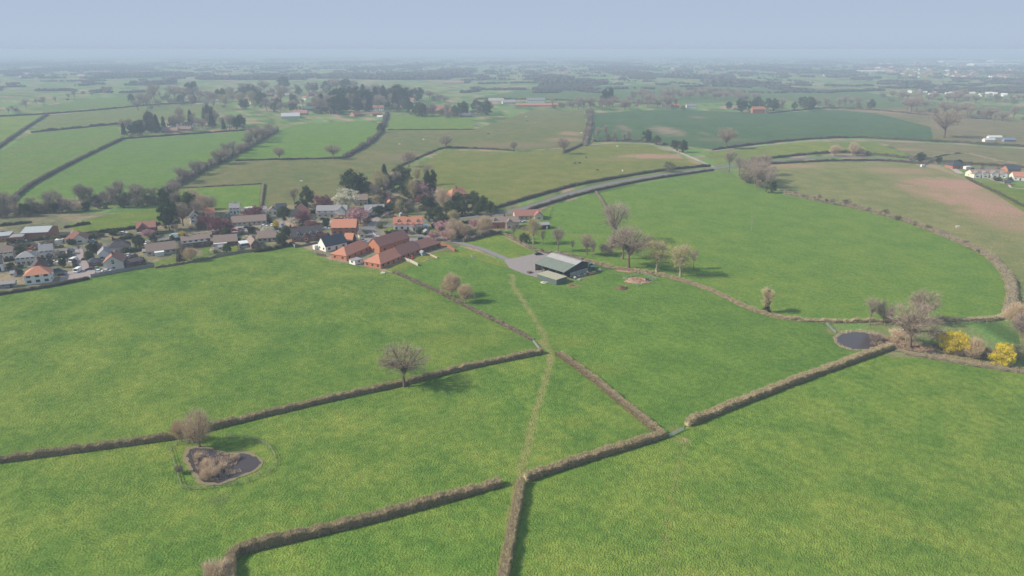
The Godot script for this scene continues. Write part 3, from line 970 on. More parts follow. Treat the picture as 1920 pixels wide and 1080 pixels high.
func build_ground() -> void:
	# one sheet from behind the camera to beyond the horizon; far off it is a quilt of fields
	var cells := FastNoiseLite.new()
	cells.noise_type = FastNoiseLite.TYPE_CELLULAR
	cells.cellular_return_type = FastNoiseLite.RETURN_CELL_VALUE
	cells.cellular_jitter = 0.85
	cells.frequency = 0.0032
	cells.seed = 12
	var d := [-600.0, -200.0, 0.0, 100.0, 180.0, 300.0, 420.0, 560.0, 700.0]
	var y := 299.0
	while y > 94.0:
		d.append(-g(960, y).z)
		y -= 0.9 if y < 190.0 else 3.0
	d.append_array([60000.0, 90000.0])
	var v := PackedVector3Array()
	var c := PackedColorArray()
	var uv := PackedVector2Array()
	var idx := PackedInt32Array()
	var cols := 260
	for k in d.size():
		var w := maxf(700.0, absf(d[k]) * 1.1)
		for i in cols + 1:
			var x := lerpf(-w, w, float(i) / cols)
			v.append(Vector3(x, -0.05, -d[k]))
			uv.append(Vector2(x * 0.8 - d[k] * 0.6, -d[k] * 0.8 - x * 0.6) / Vector2(61.0, 97.0))
			var e := cells.get_noise_2d(x + n1.get_noise_2d(x * 0.2, d[k] * 0.2) * 60.0, d[k])
			var f := fposmod(e * 7.13, 1.0)
			var col := Color(0.17, 0.29, 0.08)
			if f > 0.84:
				col = Color(0.4, 0.3, 0.2)
			elif f > 0.6:
				col = Color(0.22, 0.24, 0.1)
			elif f > 0.35:
				col = Color(0.09, 0.16, 0.05)
			c.append(col)
	for k in d.size() - 1:
		for i in cols:
			var a := k * (cols + 1) + i
			idx.append_array([a, a + cols + 1, a + 1, a + 1, a + cols + 1, a + cols + 2])
	var arr := []
	arr.resize(Mesh.ARRAY_MAX)
	var nn := PackedVector3Array()
	nn.resize(v.size())
	nn.fill(Vector3.UP)
	arr[Mesh.ARRAY_VERTEX] = v
	arr[Mesh.ARRAY_NORMAL] = nn
	arr[Mesh.ARRAY_COLOR] = c
	arr[Mesh.ARRAY_TEX_UV] = uv
	arr[Mesh.ARRAY_INDEX] = idx
	var m := ArrayMesh.new()
	m.add_surface_from_arrays(Mesh.PRIMITIVE_TRIANGLES, arr)
	struct(put("ground", m, mats["turf"]), "green and tan farmland reaching to the horizon")
	# the fields, pixel outlines
	var lush := Color(0.142, 0.244, 0.047)
	var warm := Color(0.176, 0.25, 0.053)
	var deep := Color(0.118, 0.212, 0.043)
	var olive := Color(0.23, 0.27, 0.055)
	var straw := Color(0.29, 0.25, 0.11)
	var soil := Color(0.47, 0.28, 0.21)
	var vivid := Color(0.158, 0.255, 0.05)
	var path := line("948 1080 955 1000 965 930 985 850 1005 770 1022 715 1032 680 1028 655 1015 620 985 570 962 535 960 515")
	var path2 := line("1240 1080 1250 1000 1262 920 1275 860 1285 828")
	var path3 := line("1290 860 1360 800 1420 775")
	var track := [[smooth_line(path, 6.0), 1.4, Color(0.38, 0.31, 0.14), 0.52]]
	field("broad green pasture below the village houses", "0 545 95 532 170 512 340 484 560 460 620 488 735 512 800 540 870 575 940 610 998 640 1018 662 880 690 750 722 600 755 420 798 335 820 180 842 0 866 -420 930 -420 600", 2.0, deep, warm, [[300, 560, 120, 14, olive, 0.35], [860, 640, 70, 12, olive, 0.4], [500, 700, 140, 20, deep, 0.5]], 1.3, [[line("120 640 420 560 640 505"), 1.1, deep, 0.35], [line("60 760 420 640 720 545"), 1.1, deep, 0.35], [line("80 770 440 650 740 552"), 1.1, deep, 0.35]])
	field("pasture with the fenced pond and a worn track", "-420 930 0 866 180 842 335 820 420 798 600 755 750 722 880 690 1018 662 1045 663 1100 705 1150 745 1245 820 1100 868 978 906 940 912 700 985 445 1040 430 1080 425 1400 -500 1400", 1.3, lush.lerp(deep, 0.35), warm, [[600, 935, 20, 12, deep, 0.5], [620, 950, 16, 9, olive, 0.6], [410, 935, 20, 15, Color(0.13, 0.16, 0.06), 0.5], [955, 915, 14, 10, Color(0.3, 0.24, 0.12), 0.6], [1032, 672, 8, 6, Color(0.32, 0.27, 0.12), 0.6], [720, 930, 26, 12, deep, 0.5], [560, 960, 20, 8, olive, 0.6], [250, 960, 60, 25, deep, 0.5], [820, 800, 60, 18, warm, 0.5], [1080, 790, 30, 12, olive, 0.45]], 1.5, track)
	field("small pasture between two clipped hedges", "445 1040 700 985 940 912 985 905 965 990 945 1080 900 1400 420 1400 430 1080", 1.3, lush, Color(0.184, 0.258, 0.053), [], 1.5, track)
	field("wide pasture on the near side of the long clipped hedge", "985 905 1100 868 1245 820 1285 803 1400 757 1540 704 1670 657 1690 662 1760 674 1920 700 2500 780 2500 1400 900 1400 945 1080 965 990", 1.5, lush, Color(0.184, 0.258, 0.053), [[1285, 827, 8, 5, Color(0.4, 0.33, 0.17), 0.9], [1268, 822, 14, 5, Color(0.3, 0.25, 0.11), 0.5], [1690, 665, 30, 6, Color(0.33, 0.27, 0.17), 0.7], [1450, 940, 90, 20, olive, 0.3]], 1.4, [[path2, 0.7, Color(0.22, 0.24, 0.07), 0.7], [path3, 0.8, Color(0.24, 0.33, 0.06), 0.6], [line("1240 1060 1420 975 1640 850 1800 770"), 0.9, lush, 0.5], [line("1250 1075 1440 985 1660 860 1830 775"), 0.9, lush, 0.5], [line("1300 850 1420 800 1560 745"), 0.8, Color(0.24, 0.33, 0.06), 0.5]])
	field("dark green pasture round the barn", "735 512 800 484 850 470 900 480 955 500 1010 522 1085 515 1150 505 1250 520 1330 545 1400 578 1470 598 1560 604 1570 630 1600 652 1670 655 1540 702 1400 755 1283 802 1245 820 1150 745 1100 705 1045 663 1018 662 998 640 940 610 870 575 800 540", 1.8, deep.lerp(lush, 0.15), lush, [[1190, 500, 30, 5, soil, 0.7], [1120, 690, 60, 14, olive, 0.35], [1270, 806, 12, 6, Color(0.33, 0.27, 0.13), 0.6], [1010, 645, 10, 8, Color(0.33, 0.28, 0.12), 0.6], [1560, 622, 10, 5, Color(0.3, 0.24, 0.12), 0.6], [1070, 640, 50, 12, olive, 0.4], [1075, 536, 14, 4, Color(0.3, 0.2, 0.12), 0.6], [1060, 520, 50, 7, Color(0.27, 0.21, 0.13), 0.6]], 1.1, track)
	field("large bright pasture enclosed by the curving hedge", "1125 362 1200 346 1338 321 1370 328 1430 352 1470 366 1530 378 1600 391 1700 418 1780 448 1845 478 1876 512 1886 555 1880 595 1760 602 1640 604 1560 604 1470 598 1400 578 1330 545 1250 520 1170 505 1155 470 1152 430 1140 400", 2.2, lush, vivid.lerp(warm, 0.4), [], 1.0)
	field("dry olive field with bare reddish soil", "1370 318 1440 309 1550 304 1700 305 1760 318 1830 345 1925 398 2500 660 2500 760 1920 690 1905 600 1890 555 1880 510 1845 475 1780 445 1700 415 1600 388 1530 375 1470 362 1430 345", 3.0, Color(0.2, 0.225, 0.08), Color(0.26, 0.255, 0.11), [[1790, 345, 75, 12, soil, 0.9], [1800, 375, 60, 13, soil, 0.7], [1870, 395, 75, 14, soil, 0.75], [1690, 320, 70, 7, soil, 0.5], [1475, 311, 70, 4, soil, 0.6], [1730, 360, 30, 14, soil, 0.5], [1850, 372, 90, 26, soil, 0.6], [1900, 420, 60, 24, soil, 0.5], [1750, 345, 60, 16, soil, 0.5]], 1.0)
	field("mown grass plot beside the farm drive", "866 456 930 437 1003 474 960 489 900 468", 1.5, vivid, Color(0.2, 0.26, 0.045))
	field("green strip below the farm drive", "800 474 850 459 900 473 958 497 952 503 900 488 850 478", 1.5, vivid, Color(0.22, 0.25, 0.05))
	field("paddock beside the cottage and the lane", "1030 388 1118 362 1140 400 1152 430 1155 470 1170 503 1110 488 1060 472 1003 472 940 438 985 420", 2.0, lush, vivid, [[1095, 442, 50, 3, straw, 0.5]])
	field("yellowish horse paddock above the road", "770 320 835 281 965 286 1090 275 1110 268 1215 271 1330 313 1260 318 1180 330 1080 348 1000 370 925 392 880 378 800 342", 3.0, Color(0.17, 0.205, 0.05), Color(0.22, 0.225, 0.065), [[1230, 293, 75, 5, soil, 0.8], [1310, 303, 22, 6, soil, 0.8], [1150, 300, 60, 3, straw, 0.6]])
	field("olive pasture behind the village", "310 362 372 328 440 302 640 298 692 272 725 245 890 243 1000 206 1095 207 1100 265 1090 275 965 283 835 277 800 290 745 315 700 347 640 372 500 392 340 398", 3.5, Color(0.15, 0.18, 0.065), Color(0.2, 0.195, 0.08), [[960, 272, 90, 5, Color(0.3, 0.21, 0.14), 0.5], [1070, 250, 25, 4, soil, 0.6], [760, 295, 60, 8, Color(0.26, 0.2, 0.13), 0.5], [1060, 262, 40, 4, soil, 0.5]])
	field("small bright meadow beside the thin hedge", "335 355 490 347 490 388 345 396", 3.0, lush, warm)
	field("bright meadow below the far gardens", "430 300 520 246 560 232 690 226 722 238 690 270 640 296", 3.0, vivid.lerp(deep, 0.4), lush)
	field("grass field below the manor", "727 243 735 215 880 215 890 243", 4.0, vivid.lerp(deep, 0.4), warm)
	field("long green field between two dark hedges", "12 388 60 348 150 300 230 262 300 257 460 246 510 240 440 290 370 325 310 362 200 372 60 382", 3.5, lush, Color(0.14, 0.22, 0.065))
	field("green field crossed by tractor lines", "-60 330 0 285 60 250 130 243 220 236 228 258 150 296 60 343 0 388 -80 430", 3.5, lush, Color(0.17, 0.22, 0.07), [], 1.0, [[line("0 300 120 262 160 238"), 1.6, deep, 0.6], [line("0 325 90 290 150 262 185 238"), 1.6, deep, 0.6], [line("0 350 100 308 180 272"), 1.6, deep, 0.6]])
	field("pale green field along the far lane", "60 247 90 216 180 208 290 197 420 196 460 206 330 222 220 233 130 240", 4.0, Color(0.14, 0.205, 0.06), Color(0.2, 0.215, 0.08))
	field("green field at the foot of the wooded rise", "50 205 150 188 280 175 380 178 290 194 180 203 90 210", 6.0, lush, Color(0.15, 0.2, 0.07))
	field("green field with the diagonal hedge", "-80 280 0 272 50 240 88 214 0 218 -80 225", 4.0, lush, olive)
	field("dark green ploughed-edge field", "1115 212 1250 205 1440 212 1560 206 1640 212 1745 238 1750 264 1620 258 1500 260 1400 270 1335 280 1230 268 1112 264", 4.0, Color(0.065, 0.135, 0.055), Color(0.1, 0.155, 0.065), [[1250, 245, 28, 9, Color(0.33, 0.25, 0.18), 0.85], [1170, 240, 12, 6, Color(0.28, 0.21, 0.15), 0.7], [1310, 220, 20, 2.5, Color(0.3, 0.22, 0.15), 0.6], [1320, 250, 10, 4, Color(0.28, 0.21, 0.15), 0.5], [1360, 262, 60, 4, Color(0.24, 0.2, 0.12), 0.5]])
	field("strip of meadow between lane and road", "1335 284 1400 275 1500 266 1640 266 1720 299 1600 288 1500 290 1430 298 1345 305 1320 292", 3.5, Color(0.16, 0.21, 0.06), olive)
	field("dull olive field above the road", "1650 265 1800 272 1990 284 1990 325 1800 308 1725 299", 4.0, Color(0.19, 0.19, 0.085), Color(0.23, 0.21, 0.11), [[1690, 280, 40, 3, soil, 0.5]])
	field("brownish meadow on the low rise", "1560 206 1750 200 1900 222 1990 250 1990 280 1800 268 1750 262 1745 238 1640 212", 6.0, Color(0.18, 0.18, 0.085), Color(0.24, 0.2, 0.11), [[1690, 210, 80, 4, soil, 0.5], [1760, 238, 60, 6, Color(0.3, 0.22, 0.15), 0.5]])
	field("green level field before the far wood", "1000 165 1240 158 1480 166 1620 172 1700 186 1480 190 1200 196 1050 186 880 186", 8.0, Color(0.1, 0.17, 0.06), Color(0.13, 0.185, 0.07))
	field("blue-green meadow beyond the wooded hedge", "1420 178 1620 178 1760 192 1990 205 1990 222 1750 200 1560 204", 8.0, Color(0.1, 0.17, 0.06), Color(0.15, 0.18, 0.08))
	# village ground: gardens, lawns, roads
	field("rough garden ground between the houses", "-60 560 95 532 170 512 340 484 560 460 620 488 735 512 850 470 870 452 935 434 1030 388 1000 383 925 394 880 376 700 346 640 372 500 390 340 398 0 402 -60 410", 2.5, Color(0.17, 0.18, 0.085), Color(0.32, 0.27, 0.19), [], 2.0, [], 0.004)
	for s in ["297 488 332 483 333 497 302 503", "378 466 405 461 402 475 380 478", "420 464 444 459 448 470 426 475", "100 466 130 463 140 472 108 476", "148 480 160 478 176 492 160 500", "720 425 738 421 742 432 722 432", "800 432 830 424 850 432 820 442", "930 436 1010 428 1022 440 960 446", "745 402 770 392 785 402 760 412", "612 462 640 470 690 474 700 464", "720 505 752 492 788 479 830 470 845 474 800 486 745 514", "132 420 200 403 300 390 335 398 300 420 200 434 140 438", "1840 340 1920 350 1920 398 1850 352"]:
		field("small garden lawn of short bright grass", s, 1.6, Color(0.14, 0.215, 0.045), Color(0.2, 0.235, 0.05), [], 1.0, [], 0.012).set_meta("label", "bright mown lawn among the gardens")
	var tar := paint(0.2, 0.19, 0.195, 0.9, "grain", 9.0)
	var pale := paint(0.33, 0.29, 0.26, 0.95, "grain", 6.0)
	var r1 := smooth_line(line("-60 488 0 481 70 474 130 468 210 459 300 449 400 441 470 434 540 431 620 428.5 700 426 760 419 820 413 880 407 940 401 1000 386 1080 360 1160 341 1260 325 1340 316 1420 304 1500 297.5 1600 294 1700 301 1800 312 1920 322 2000 330"), 6.0)
	struct(strip("verge", r1, 6.2, 0.105, paint(0.17, 0.18, 0.075, 1.0, "blotch", 8.0)), "grassy verge along the country road")
	struct(strip("road", r1, 3.2, 0.125, tar), "grey country road winding through the village")
	struct(strip("lane", smooth_line(line("690 427 700 436 706 446 700 458 684 468"), 4.0), 3.6, 0.135, tar), "tarmac lane turning into the barn courtyard")
	struct(strip("side_street", smooth_line(line("697 424 705 412 716 402 722 396"), 4.0), 2.8, 0.139, pale), "pale side street climbing between bungalows")
	struct(strip("driveway", smooth_line(line("138 469 145 484 152 500 158 516"), 3.0), 4.3, 0.135, paint(0.36, 0.3, 0.29, 0.95, "grain", 6.0)), "pinkish block-paved drive with parked vehicles")
	struct(strip("lane", smooth_line(line("523 434 528 420 520 408"), 4.0), 2.3, 0.135, pale), "short tarmac lane between bungalows")
	struct(strip("farm_track", smooth_line(line("712 452 745 446 775 441 812 445 850 453 900 466 950 486 985 495"), 4.0), 2.0, 0.14, paint(0.25, 0.235, 0.24, 0.95, "grain", 5.0)), "narrow tarmac farm drive leading to the barn")
	struct(patch("courtyard", line("664 452 690 445 716 452 745 447 790 447 800 452 770 462 700 470 672 466"), 0.131, paint(0.27, 0.25, 0.25, 0.95, "grain", 7.0)), "paved courtyard among the brick barns")
	struct(patch("forecourt", line("114 512 170 503 232 500 236 508 170 520 112 529"), 0.129, paint(0.36, 0.3, 0.28, 0.95, "grain", 5.0)), "pinkish gravel forecourt with parked cars")
	struct(patch("farmyard", line("945 488 985 480 1012 473 1040 480 1062 492 1060 522 1012 522 985 515 955 503"), 0.145, paint(0.31, 0.275, 0.265, 1.0, "blotch", 5.0)), "grey gravel yard in front of the barn")
	struct(patch("driveway", line("433 430 452 421 470 424 478 432 440 437"), 0.135, pale), "concrete drive before the brown bungalows")
	struct(patch("driveway", line("598 416 650 409 655 414 610 421"), 0.135, paint(0.45, 0.4, 0.34, 0.95, "grain", 6.0)), "sandy drive before the two-tone house")
	struct(patch("terrace", line("530 418 545 402 560 418 545 428"), 0.135, paint(0.42, 0.3, 0.22, 0.95, "blotch", 5.0)), "reddish paved terrace before the big gabled bungalow")
	struct(strip("farm_track", smooth_line(line("1092 273 1150 268.5 1215 270 1260 281 1300 297 1338 314"), 8.0), 2.6, 0.115, paint(0.36, 0.31, 0.25, 1.0, "grain", 9.0)), "pale stony track curving down to the road")
	struct(strip("farm_track", smooth_line(line("1338 283 1400 276 1500 266 1600 262.5 1700 266 1800 271 1920 279"), 8.0), 2.0, 0.115, paint(0.38, 0.34, 0.3, 1.0, "grain", 9.0)), "pale track beside the long far hedge")
	struct(strip("farm_track", smooth_line(line("312 358 345 338 372 324 390 314"), 8.0), 1.7, 0.115, paint(0.33, 0.3, 0.25, 1.0, "grain", 9.0)), "thin pale track beside the wooded hedge")
	struct(strip("footpath", smooth_line(line("1852 334 1868 340 1890 346 1896 352 1920 354"), 5.0), 0.9, 0.115, paint(0.5, 0.46, 0.36, 1.0, "grain", 6.0)), "pale winding footpath over the far garden")
	struct(strip("driveway", smooth_line(line("1776 308 1785 315 1802 326"), 4.0), 3.0, 0.125, paint(0.48, 0.4, 0.33, 1.0, "grain", 6.0)), "sandy drive beside the row of gabled bungalows")
	# ponds
	var water := paint(0.06, 0.05, 0.052, 0.12)
	water.metallic_specular = 0.3
	var mud := paint(0.25, 0.215, 0.12, 1.0, "blotch", 3.0)
	struct(patch("bank", smooth_closed("348 838 372 836 395 838 425 848 460 846 484 855 494 868 480 884 450 896 405 912 375 908 352 880 344 858"), 0.105, mud), "muddy bank round the fenced pond")
	struct(patch("pond_water", smooth_closed("354 843 372 840 392 842 425 853 458 850 479 858 488 869 476 881 450 891 405 906 382 903 360 876 352 858"), 0.12, water), "dark water of the fenced pond")
	struct(patch("bank", smooth_closed("1560 632 1578 622 1610 619 1650 625 1700 636 1760 650 1830 670 1930 690 1930 702 1830 684 1750 670 1690 660 1650 654 1600 658 1572 650"), 0.105, mud), "brown bank of the round pond and its ditch")
	struct(patch("pond_water", smooth_closed("1566 634 1580 626 1608 623 1640 628 1668 637 1690 645 1660 651 1620 655 1598 654 1575 647"), 0.12, water), "dark violet water of the round pond")
	struct(patch("pond_water", smooth_closed("1672 645 1705 646 1745 655 1772 664 1740 664 1700 657"), 0.122, water), "narrow dark ditch water beneath the big tree")
func smooth_closed(s: String) -> PackedVector2Array:
	var p := line(s)
	p.append(p[0])
	var o := smooth_line(p, 1.2)
	o.remove_at(o.size() - 1)
	for k in o.size():
		o[k] += Vector2(n3.get_noise_2d(o[k].x * 2.0, o[k].y * 2.0), n3.get_noise_2d(o[k].y * 2.0, o[k].x * 2.0)) * 0.9
	return o
var layer := 0.0
func field(label: String, s: String, cell: float, a: Color, b: Color, spots := [], wild := 1.0, lane := [], y := -1.0) -> MeshInstance3D:
	layer += 0.002
	var o := sheet("field", line(s), layer, cell, a, b, spots, wild, lane)
	o.set_meta("label", label)
	return o

func build_hedges() -> void:
	rng.seed = 71
	var tan := Color(0.42, 0.345, 0.23)
	var dull := Color(0.31, 0.26, 0.185)
	var dark := Color(0.13, 0.108, 0.085)
	var grey := Color(0.22, 0.185, 0.15)
	hedge("long clipped brown hedge with the lone oak and the pond willow in it", "-60 874 0 866 180 842 335 820 420 798 600 755 750 722 880 690 1018 662", 1.05, 2.0, tan, 170, 0.24, 0.5)
	hedge("clipped brown hedge ending at the worn track, its corner turning towards the bushy stump", "432 1160 432 1080 434 1050 450 1036 520 1018 700 975 940 908", 1.25, 2.2, tan, 210, 0.24, 0.45)
	hedge("narrow clipped hedge running down beside the worn track", "925 1180 945 1080 962 990 978 906", 1.1, 2.2, tan, 210, 0.24, 0.45)
	hedge("clipped brown hedge between the track corner and the metal gate", "984 901 1100 862 1180 838 1246 817", 1.25, 2.2, tan, 200, 0.24, 0.45)
	hedge("broad clipped hedge slanting from the track gap down to the gate", "1046 664 1100 703 1150 743 1190 776 1240 816", 1.5, 1.7, tan, 200, 0.24, 0.45)
	hedge("long straight clipped hedge leading to the round pond", "1287 798 1400 752 1540 699 1672 652", 1.35, 2.3, tan, 180, 0.24, 0.5)
	hedge("ragged low hedge with brushy shrubs beside the barn pasture", "738 511 800 538 870 573 940 608 998 638", 1.0, 1.3, dull, 90, 0.5, 0.7)
	hedge("rough brown hedge winding past the ivy-clad tree", "1095 488 1150 503 1250 520 1330 545 1400 578 1470 598 1560 604 1640 603 1690 607", 1.2, 1.5, tan, 80, 0.4, 0.7)
	hedge("dense low hedge behind the round pond, curving to the field corner", "1690 607 1760 602 1830 602 1870 599 1889 588", 1.3, 1.9, tan, 40, 0.3, 1.0)
	hedge("thick wild hedge curving round the bright pasture", "1889 588 1897 555 1890 525 1872 500 1845 477 1780 447 1700 416 1600 389 1530 376 1470 363", 2.2, 2.4, dull, 35, 0.5, 1.3)
	hedge("trimmed verge growth along the pond ditch", "1695 664 1760 675 1840 688 1920 700 2000 713", 0.9, 1.2, dull, 40, 0.4, 1.0)
	hedge("dark clipped roadside hedge along the horse paddock", "925 392 1000 370 1080 348 1180 330 1260 318 1332 312", 1.6, 2.6, dark, 14, 0.3, 2.0)
	hedge("dark clipped roadside hedge along the bright pasture", "985 397 1060 373 1130 355 1220 337 1338 319.5", 1.3, 2.2, dark, 14, 0.25, 2.0)
	hedge("dark hedge on the upper side of the eastern road", "1440 298 1520 289.5 1600 287 1700 297 1800 307 1990 319", 1.8, 2.8, dark, 8, 0.35, 3.0)
	hedge("dark hedge on the lower side of the eastern road", "1440 308 1550 302.5 1650 302 1700 305 1740 309", 1.5, 2.4, dark, 8, 0.3, 3.0)
	hedge("thin hedge climbing from the paddock to the road", "1117 361 1130 380 1142 405 1152 432", 1.0, 1.7, dull, 20, 0.4, 1.5)
	hedge("dark straight hedge between the two big western fields", "8 390 60 347 150 299 230 261", 1.9, 3.0, dark, 8, 0.25, 3.0)
	hedge("dark hedge below the far cottages", "228 261 300 256 380 250 460 245", 1.6, 2.4, dark, 6, 0.35, 3.0)
	hedge("tall wooded hedge rising to the far village", "310 360 370 326 440 291 520 245", 3.0, 5.0, grey, 10, 0.6, 3.0)
	hedge("level hedge with two lone bare trees", "440 302 500 300 640 297 662 290", 1.5, 2.0, dark, 8, 0.35, 3.0)
	hedge("dark bushy hedge climbing towards the half-timbered house", "645 296 690 271 712 250 722 225 726 212", 2.6, 4.0, dark, 8, 0.5, 3.0)
	hedge("thin dark hedge below the manor lawn", "725 244 800 243.5 890 243", 1.0, 1.6, dark, 4, 0.3, 4.0)
	hedge("hedge sloping beside the olive pasture", "745 315 770 303 800 290 835 278 900 279.5 965 283", 1.3, 2.0, dark, 8, 0.6, 3.0)
	hedge("dark hedge along the far western lane", "-60 222 0 219 90 214 180 207 290 197 420 190", 2.0, 3.2, dark, 5, 0.3, 5.0)
	hedge("dark diagonal hedge joining the far western lane", "-20 288 0 275 50 240 90 215", 2.0, 3.2, dark, 5, 0.25, 4.0)
	hedge("bushy hedge crossing the far western fields", "58 249 130 242 180 237 222 233", 1.8, 3.0, dark, 5, 0.6, 4.0)
	hedge("low thin hedge across the olive pasture", "325 354 400 350 492 345", 0.8, 1.3, dull, 8, 0.4, 2.5)
	hedge("pale narrow hedge running down to the sheds", "494 346 492 360 489 386", 1.2, 2.0, Color(0.3, 0.26, 0.17), 10, 0.3, 2.0)
	hedge("wild double hedge between paddock and dark field", "1108 206 1106 230 1102 252 1096 274", 3.2, 4.0, grey, 6, 0.7, 4.0)
	hedge("dark hedge running from the track to the paddock corner", "1056 287 1075 279 1096 270", 2.0, 2.6, dark, 8, 0.4, 3.0)
	hedge("long far hedge beside the pale eastern track", "1335 282 1400 273 1500 262.5 1600 258.5 1700 263 1800 268 1930 276", 2.0, 3.0, dark, 5, 0.35, 4.0)
	hedge("scrubby hedge above the pale stony track", "1110 266 1180 264 1225 267 1290 280", 2.2, 2.8, grey, 8, 0.7, 3.0)
	hedge("dark hedge beneath the brick house on the rise", "1440 213 1500 207 1560 203 1640 207 1760 218 1860 224", 2.0, 2.6, dark, 3, 0.5, 6.0)
	hedge("low hedge slanting down to the gabled bungalows", "1720 302 1800 288 1860 300 1930 312", 1.2, 1.8, dull, 5, 0.5, 4.0)
	hedge("garden hedge of the gabled bungalows", "1812 333 1835 346 1870 362 1905 380 1940 398", 1.4, 1.6, Color(0.13, 0.12, 0.06), 10, 0.5, 2.5)
	hedge("dark hedge at the back of the manor fields", "890 186 1000 187 1100 190 1240 196", 2.5, 3.5, dark, 3, 0.5, 7.0)
	hedge("dark garden hedge behind the cream bungalow", "60 452 110 447 170 440 230 432 262 428", 1.4, 2.4, Color(0.055, 0.065, 0.035), 14, 0.3, 2.0)
	hedge("close-clipped boundary hedge below the orange-roofed white house", "-40 560 0 553 50 545 100 537 168 523", 1.1, 1.9, Color(0.13, 0.108, 0.085), 40, 0.3, 1.0)
	hedge("green shrubby hedge at the foot of the brick chalet", "476 473 500 470 530 464 552 459", 1.6, 2.2, Color(0.07, 0.075, 0.035), 30, 0.5, 1.2)
	hedge("brown boundary hedge between lawns and pasture", "290 503 330 497 372 489 404 483", 0.9, 1.4, dull, 30, 0.4, 1.2)
	hedge("leafy hedge along the cottage front garden", "724 441 745 438 770 437", 1.4, 2.2, Color(0.045, 0.06, 0.03), 30, 0.4, 1.2)
	hedge("bare scrub hedge between mown plot and cottage garden", "868 454 900 446 932 436", 1.8, 2.6, grey, 25, 0.6, 1.5)
	hedge("scrubby field hedge between mown plot and paddock", "935 436 965 450 1003 470 1050 478 1095 488", 1.1, 1.6, dull, 25, 0.6, 1.5)
	var dense := Color(0.06, 0.065, 0.038)
	for q in ["0 492 28 488", "100 486 128 482", "128 474 138 490 142 504", "160 476 166 492", "212 492 236 487 260 483", "246 474 272 468", "262 486 272 500", "334 496 336 472", "338 470 342 490", "398 458 402 474", "448 456 450 474", "520 456 545 462", "528 440 545 438", "580 418 600 426", "655 402 664 414", "430 412 432 430", "505 415 520 432", "690 410 712 404", "722 406 740 398", "742 420 744 432", "798 426 800 440", "812 418 845 410 890 404", "815 430 850 424 885 416", "300 456 340 450", "350 446 420 438", "210 452 262 446", "60 470 120 464", "0 470 50 466", "590 446 618 442", "270 430 300 420", "120 428 170 420", "0 425 60 418", "905 412 918 420", "976 430 1000 436", "566 396 600 402", "640 362 700 356", "700 396 690 376"]:
		hedge("dark dense garden hedge dividing the village plots", q, 0.9, 1.8, dense if rng.randf() < 0.6 else grey, 20, 0.5, 1.5, "hedge", "garden hedges of the village")

